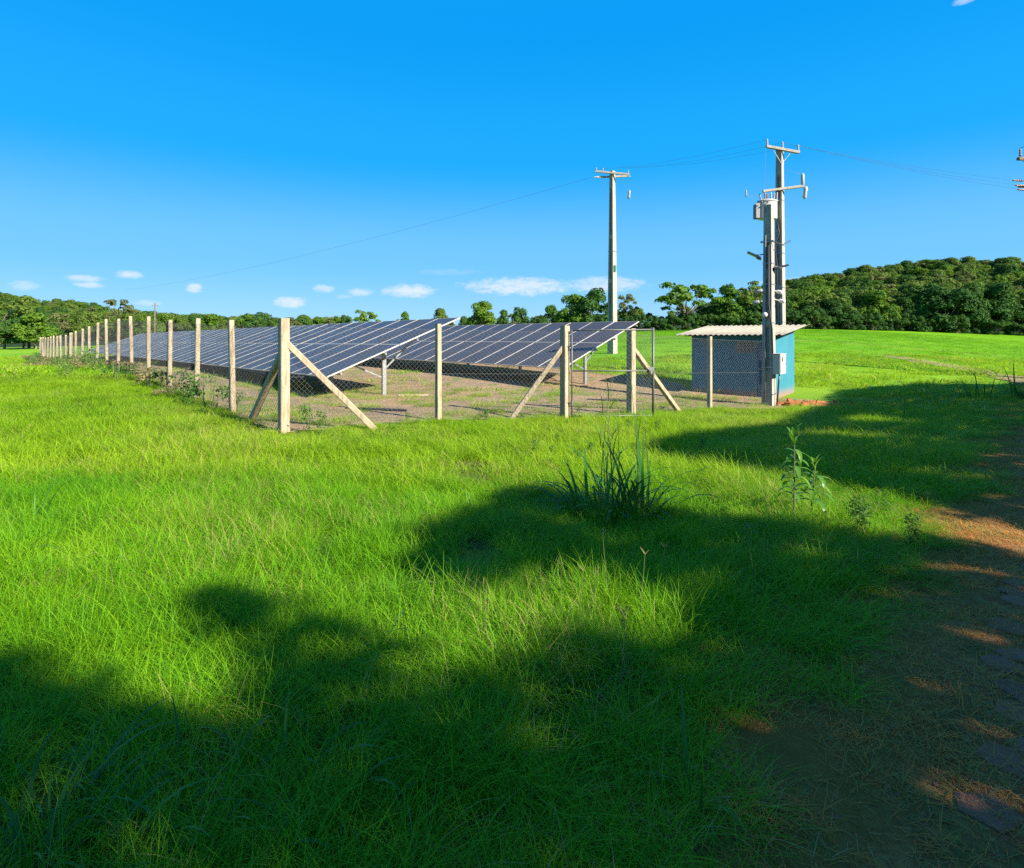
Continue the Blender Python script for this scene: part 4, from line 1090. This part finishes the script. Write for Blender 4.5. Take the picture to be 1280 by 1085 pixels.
def clump(x, y, n, R, s, label, group=None, stalks=0, hs=1., arch=False):
    t = empty('broad_leaved_grass', (x, y, G(x, y)), 0, label, 'grass clump', group)
    for k in range(n):
        a = rb.uniform(0, 6.28); q = R*math.sqrt(rb.random()); o = link('leaf', BL[(1, 4, 5, 7, 0, 2)[rb.integers(6)] if arch else rb.integers(len(BL))], t, (q*math.cos(a), q*math.sin(a), 0), (0, 0, a+rb.uniform(-.8, .8)))
        f = s*rb.uniform(.7, 1.2); o.scale = (f, f, f*hs)
    for k in range(stalks):
        a = rb.uniform(0, 6.28); q = R*rb.random(); hh = s*rb.uniform(.9, 1.35); mb = MB()
        lx, ly = rb.uniform(-.12, .12, 2)
        mb.tube([(0, 0, 0), (lx*.3, ly*.3, hh*.5), (lx, ly, hh)], .005, 5, .0018)
        st = mb.build('stalk', M['stem'], t, loc=(q*math.cos(a), q*math.sin(a), 0))
        for j in range(3):
            o = link('leaf', BL[rb.integers(len(BL))], st, (lx*.3*j/2, ly*.3*j/2, hh*(.3+.22*j)), (0, 0, rb.uniform(0, 6.28))); o.scale = (s*.35,)*3
    return t
x, y = pix(762, 648); clump(x, y, 66, .42, 1.08, 'large dark clump of broad arching grass blades standing alone in the middle of the meadow', stalks=5, arch=True)
x, y = pix(800, 652); clump(x, y, 26, .25, 1.15, 'smaller arching grass clump growing against the large dark clump', stalks=3)
x, y = pix(590, 640); clump(x, y, 5, .04, .38, 'tiny upright broad leaved sprout at the edge of the big shadow')
LG = 'broad leaved grass clumps in the shaded near corner'
for i, (px_, py_, n, s) in enumerate(((30, 1010, 16, .62), (95, 1060, 12, .55), (10, 960, 10, .6), (180, 1040, 7, .5), (70, 960, 8, .5), (230, 960, 6, .5), (350, 930, 9, .5), (420, 960, 8, .48), (20, 1080, 12, .6), (300, 1000, 5, .45))):
    x, y = pix(px_, py_+60); clump(x, y, int(n*1.7), .2, s*.98, 'one of the broad leaved grass clumps in the deep shade of the near corner', LG, arch=True)
for i, (px_, py_, n, s) in enumerate(((880, 985, 6, .42), (720, 870, 8, .4), (460, 800, 7, .42), (150, 700, 7, .42), (40, 640, 10, .5), (12, 690, 9, .5))):
    lab = ('small broad bladed tuft at the edge of the dry verge', 'bright broad bladed tuft in the sunlit gap of the shade', 'broad bladed tuft at the lower end of the sunlit meadow', 'broad bladed tuft amid the sunlit meadow', 'pale broad bladed clump by the edge of the sunlit meadow', 'lower one of two pale broad bladed clumps by the edge of the meadow')[i]
    x, y = pix(px_, py_+25); clump(x, y, n, .10, s*1.2, lab)
# tall grasses on the verge at the far shade line
x, y = pix(1222, 500, -.1); clump(x, y, 26, .5, 1.1, 'tall ragged grass clump at the far edge of the tree shade')
x, y = pix(1176, 503, -.1); clump(x, y, 14, .5, .8, 'low ragged grass clump beside the tall one at the far edge of the shade')
x, y = pix(1282, 500, -.1); clump(x, y, 30, .4, 1.5, 'tallest dark grass clump cut by the photo edge')
x, y = pix(1112, 520, -.1); clump(x, y, 18, .5, .8, 'spiky pale grass clump in the shade beyond the shed')

# seedheads (spikes radiating from a stalk top)
def seedhead(x, y, h, label, group):
    t = empty('seedhead_grass', (x, y, G(x, y)), rb.uniform(0, 6.28), label, 'grass stalk', group)
    mb = MB(); lx = rb.uniform(-.08, .08); mb.tube([(0, 0, 0), (lx*.4, 0, h*.5), (lx, 0, h)], .003, 5, .0015); mb.build('stalk', M['stem'], t)
    for k in range(rb.integers(3, 6)):
        a = rb.uniform(0, 6.28); L = rb.uniform(.035, .06); mb = MB(); mb.tube([(lx, 0, h), (lx+math.cos(a)*L*.6, math.sin(a)*L*.6, h+L*.75)], .0022, 4, .0012); mb.build('spike', M['yardgrass'], t)
for (px_, py_) in ((700, 760), (742, 772), (800, 760), (830, 735), (945, 730), (610, 800), (775, 860), (790, 850), (720, 790), (760, 735)):
    x, y = pix(px_, py_+30); seedhead(x, y, rb.uniform(.34, .5), 'one of the thin grass stalks with splayed seed spikes over the shaded meadow', 'grass stalks with splayed seed spikes')

# sapling with long drooping leaves
def lance_mesh(L, W, droop, up=.5):
    V = []; F = []; S = 7; p = np.zeros(3); ang = up
    for s in range(S+1):
        f = s/S; wd = W*.5*math.sin(math.pi*min(1, f*.93+.05))**.8+.0004
        V += [p+[0, -wd, .3*wd], p.copy(), p+[0, wd, .3*wd]]; ang -= droop/S; p = p+np.array([math.cos(ang), 0, math.sin(ang)])*L/S
    for s in range(S): F += [[3*s, 3*s+1, 3*s+4, 3*s+3], [3*s+1, 3*s+2, 3*s+5, 3*s+4]]
    return np_mesh('leaf', np.array(V), F, [M['sapleaf']], attrs={'h': ('FLOAT', np.repeat(np.linspace(0, 1, S+1), 3)), 'r': ('FLOAT', np.full(len(V), rb.random()))}, smooth=True)
LM = [lance_mesh(.20, .045, 1.5, .5), lance_mesh(.24, .05, 1.9, .6), lance_mesh(.16, .035, .9, .9)]
def sapling(x, y, h, label, n=18, s=1., lean=.0):
    t = empty('sapling', (x, y, G(x, y)), 0, label, 'sapling'); mb = MB(); mb.tube([(0, 0, 0), (lean*.4, 0, h*.5), (lean, 0, h)], .009*s, 6, .004*s); mb.build('stem', M['stem'], t)
    for k in range(n):
        f = .3+.7*k/(n-1); tip = f > .86
        o = link('leaf', LM[2 if tip else rb.integers(2)], t, (lean*f, 0, h*f), (0, rb.uniform(-.25, .1)-(.5 if tip else 0), k*2.4+rb.uniform(-.3, .3))); o.scale = (s*rb.uniform(.8, 1.15),)*3
x, y = pix(993, 655); sapling(x, y, .80, 'young sapling with drooping lance shaped leaves and a pale top in the lit strip', 30, .95)
x, y = pix(1013, 650); sapling(x, y, .52, 'shorter bushy sapling growing right against the taller young sapling', 22, .95, .05)
x, y = pix(1020, 532, -.1); sapling(x, y, .5, 'small dark sapling in the shade beyond the lit strip', 10, .8)

# leafy weeds: along the fence and in the meadow
def weed_mesh(seed, n, R, hh, leaf, m_, upright=False):
    rs = np.random.default_rng(seed); lob = []
    for k in range(n):
        a = rs.uniform(0, 6.28); q = R*math.sqrt(rs.random()); r = hh*rs.uniform(.18, .3)
        z = hh*(.25+.6*rs.random()*(1-.5*q/R)) if not upright else hh*rs.uniform(.1, .95)
        if upright: q *= .35
        lob.append((q*math.cos(a), q*math.sin(a), z, r, 1.))
    V, F, R_ = crown_arrays(rs, lob, 230/(hh*hh)*2.0, leaf)
    return np_mesh('foliage', V, F, [m_], attrs={'r': ('FLOAT', R_)})
def stalks_mesh(seed, n, R, hh):
    rs = np.random.default_rng(seed); mb = MB()
    for k in range(n):
        a = rs.uniform(0, 6.28); q = R*.3*rs.random(); a2 = a+rs.uniform(-.4, .4); q2 = R*.8*rs.random()
        mb.tube([(q*math.cos(a), q*math.sin(a), -.05), (q2*math.cos(a2), q2*math.sin(a2), hh*rs.uniform(.6, .95))], .008, 4, .003, cap=False)
    return mb.mesh('stems', M['stem'])
WM = [weed_mesh(31, 9, .45, .75, .032, M['weed']), weed_mesh(32, 8, .4, .6, .032, M['treeB']), weed_mesh(33, 10, .5, .55, .035, M['purpleweed']), weed_mesh(34, 12, .3, .9, .035, M['weed'], True)]
WS = [stalks_mesh(41, 9, .45, .75), stalks_mesh(42, 8, .4, .6), stalks_mesh(43, 12, .5, .55), stalks_mesh(44, 6, .2, .9)]
def weed(k_, x, y, s, label, group=None, hz=1.):
    t = empty('weed', (x, y, G(x, y)), rb.uniform(0, 6.28), label, 'weed', group); t.scale = (s, s, s*hz)
    link('foliage', WM[k_], t); link('stem', WS[k_], t)
def alongL(d, off=0.): p = C0+DL*d+PR*off; return p[0], p[1]
weed(1, *alongL(4.0, -.1), 1.25, 'dark leafy bush between the second and third posts of the long fence')
weed(0, *alongL(5.2, .0), 1.1, 'leafy weed leaning on the third post of the long fence')
weed(1, *alongL(8.3, -.1), 1.25, 'dark bush hugging the fourth post of the long fence')
weed(0, *alongL(2.9, .1), .6, 'thin weed climbing the second post of the long fence', hz=1.3)
WG = 'mixed weeds grown up along the long fence'
for d in np.arange(6.6, 58, 1.25):
    k_ = int(rb.choice([0, 1, 2, 2, 2])); weed(k_, *alongL(d+rb.uniform(-.4, .4), rb.uniform(-1.1, .1)), rb.uniform(.75, 1.25) if d > 9 else rb.uniform(.5, .8), 'one of the mixed weeds grown up along the long fence', WG)
for d in np.arange(13, 40, 1.7): weed(int(rb.choice([0, 2, 2])), *alongL(d, rb.uniform(-2.6, -1.2)), rb.uniform(.5, .9), 'one of the mixed weeds grown up along the long fence', WG)
for (px_, py_, s, lab) in ((383, 546, .5, 'upright bright green weed just beside the braced corner post'), (402, 549, .42, 'second upright green weed a step away from the corner post')):
    x, y = pix(px_, py_); weed(3, x, y, s, lab)
FW = 'small weeds at the foot of the front fence'
for k in range(16):
    t_ = rb.uniform(.9, 9.5); p = C0+DF*t_+NF*rb.uniform(-.35, .3); weed(int(rb.choice([0, 2, 3])), p[0], p[1], rb.uniform(.18, .34), 'one of the small weeds at the foot of the front fence', FW)
MW = 'leafy weeds in the lit strip before the track'
for k in range(8):
    x, y = pix(rb.uniform(1060, 1165), rb.uniform(625, 690)); weed(int(rb.choice([0, 3, 0])), x, y, rb.uniform(.2, .32), 'one of the leafy weeds in the lit strip before the track', MW)
for k in range(14):
    x, y = pix(rb.uniform(640, 900), rb.uniform(530, 600)); weed(3, x, y, rb.uniform(.16, .28), 'one of the thin upright weeds dotted over the meadow before the gate', 'thin upright weeds before the gate')

# red soil heap with clods by the shed
hx, hy = pix(1000, 506, -.25); hx -= .2
rs = np.random.default_rng(8); nn = 28; A = np.linspace(0, 2*np.pi, nn, endpoint=False); V = [(0, 0, .11)]; F = []
for j, (f, z) in enumerate(((.33, .12), (.62, .06), (1., -.04))):
    for a in A: q = f*(1+.22*rs.normal()*.5); V.append((1.35*q*math.cos(a), .55*q*math.sin(a), z+rs.uniform(-.025, .03)))
me = bpy.data.meshes.new('soil_heap'); fs = [(0, 1+i, 1+(i+1) % nn) for i in range(nn)]
for j in range(2): fs += [(1+j*nn+i, 1+(j+1)*nn+i, 1+(j+1)*nn+(i+1) % nn, 1+j*nn+(i+1) % nn) for i in range(nn)]
me.from_pydata(V, [], fs); me.materials.append(M['redsoil']); me.update()
o = link('soil_heap', me, None, (hx+.3, hy, G(hx, hy))); tag(o, 'low heap of loose red soil beside the foot of the blue shed', 'soil heap')
def clod(seed):
    rs = np.random.default_rng(seed); mb = MB(); V = []
    for z, r in ((-.5, .6), (0, 1.), (.5, .65)):
        for k in range(7): a = k*2*math.pi/7; q = r*rs.uniform(.75, 1.2); V.append((q*math.cos(a), q*math.sin(a), z*rs.uniform(.8, 1.2)))
    fs = [tuple(range(7))[::-1], tuple(range(14, 21))]
    for i in range(2):
        for k in range(7): fs.append((i*7+k, i*7+(k+1) % 7, (i+1)*7+(k+1) % 7, (i+1)*7+k))
    mb.add(V, fs); return mb.mesh('clod', M['redsoil'])
CM = [clod(s) for s in range(4)]
for k in range(22):
    x = hx+rb.normal()*.75+.3; y = hy+rb.normal()*.3-.1; s = rb.uniform(.04, .11); o = link('soil_clod', CM[k % 4], None, (x, y, G(x, y)+.07), tuple(rb.uniform(0, 6.28, 3))); o.scale = (s, s, s*.8)
    tag(o, 'one of the red soil clods scattered over the heap beside the shed', 'soil clod', 'red soil clods on the heap beside the shed')
# broken bits left lying in the yard
x, y = pix(517, 497); mb = MB(); mb.beam((-.42, 0, .06), (.42, .05, .06), .07, .07, ch=.01); o = mb.build('concrete_offcut', M['post'], loc=(x, y, G(x, y))); tag(o, 'pale broken stick of concrete lying in the yard near the first table leg', 'offcut')
for (px_, py_, L_) in ((470, 516, 1.5), (760, 497, 1.2)):
    x, y = pix(px_, py_); mb = MB(); mb.tube([(-L_/2, .1, .05), (0, 0, .05), (L_/2, -.12, .05)], .03, 6); o = mb.build('fallen_pipe', M['cable'], loc=(x, y, G(x, y)), rot=(0, 0, -.1))
    tag(o, 'thin dark pipe lying on the soil inside the fence before the first solar row' if px_ < 500 else 'thin dark pipe lying on the soil just inside the gate', 'pipe')

# ------------------------------------------------------------------ roadside trees that throw the long shadows
AX = np.array([.61, .79]); AX /= np.linalg.norm(AX)
TAN = math.tan(rad(SUN_EL)); PD = 8.0
prof = [(-14, 6.8), (-3, 7.1), (.5, 7.05), (.85, 6.9), (1.0, 6.3), (1.3, 6.15), (1.42, 6.8), (1.98, 6.8), (2.1, 5.7), (2.3, 5.6), (2.55, 5.75), (2.72, 6.4), (3.2, 6.7), (3.6, 6.72), (5.1, 6.8), (5.3, 6.2), (5.6, 5.2), (5.9, 4.7), (7.2, 4.6), (7.4, 6.2), (7.8, 6.8), (9.5, 6.75), (10.4, 6.6), (12.4, 6.1), (14.2, 6.15), (16, 6.1), (18, 6.0), (21, 6.2), (23, 6.3), (25.7, 5.2), (27.6, 3.8), (30, 3.0), (36, 2.6)]
pxs = [a for a, _ in prof]; phs = [b for _, b in prof]
rk = np.random.default_rng(17)
HOLES = [(3.05, 5.75, .12), (2.15, 5.5, -.1), (11.4, 5.6, .2), (14.8, 5.3, .2), (6.4, 4.3, .25)]   # gaps in the crowns that let flecks of sun through
s0 = -12.
GT = 'roadside trees whose shade falls over the track'
while s0 < 34:
    wd = 3.0; s1 = s0+wd; sm = (s0+s1)/2; lob = []; toplob = []; segs = []
    base = AX*sm+SUN_XY*(PD+rk.uniform(-.2, .3)); bz = G(*base)
    spots = [(s_, None) for s_ in rk.uniform(s0-.1, s1+.1, 150)]
    spots += [(a_+rk.uniform(-.1, .1), b_+rk.uniform(-.1, .1)) for a_ in np.arange(s0, s1, .3) for b_ in np.arange(.7, 7.2, .32)]
    for k, (s, hz) in enumerate(spots):
        off = rk.uniform(-.8, .8); p = AX*s+SUN_XY*(PD+off); r = rk.uniform(.17, .30) if hz is None else rk.uniform(.27, .38)
        top = min(np.interp(q_, pxs, phs) for q_ in (s-r*.6, s-r*.3, s, s+r*.3, s+r*.6))
        h_ = top+.12-r*rk.uniform(.6, 2.2) if hz is None else hz
        if (hz is not None and h_ > top-r*1.0) or any((s-a_)**2+(h_-b_)**2 < (c_+r)**2 for a_, b_, c_ in HOLES): continue
        z = h_+off*TAN
        (toplob if hz is None else lob).append((p[0]-base[0], p[1]-base[1], z-bz, r, .9))
        if k % 24 == 0: segs.append(((0, 0, 1.0+rk.random()*1.5), (p[0]-base[0], p[1]-base[1], z-bz), .05, .012))
    V, F, R_ = crown_arrays(rk, lob, 480, .112); V2, F2, R2 = crown_arrays(rk, toplob, 330, .065)
    F2 = F2+len(V); V = np.concatenate([V, V2]); F = np.concatenate([F, F2]); R_ = np.concatenate([R_, R2])
    t = empty('roadside_tree', (base[0], base[1], bz), 0, 'one of the roadside trees whose shade falls over the track', 'tree', GT)
    link('crown', np_mesh('crown', V, F, [M['treeA']], attrs={'r': ('FLOAT', R_)}), t)
    segs.insert(0, ((0, 0, -.3), (0, 0, 3.2), .16, .09)); link('trunk', limb_arrays(segs).mesh('trunk', M['bark']), t)
    s0 = s1
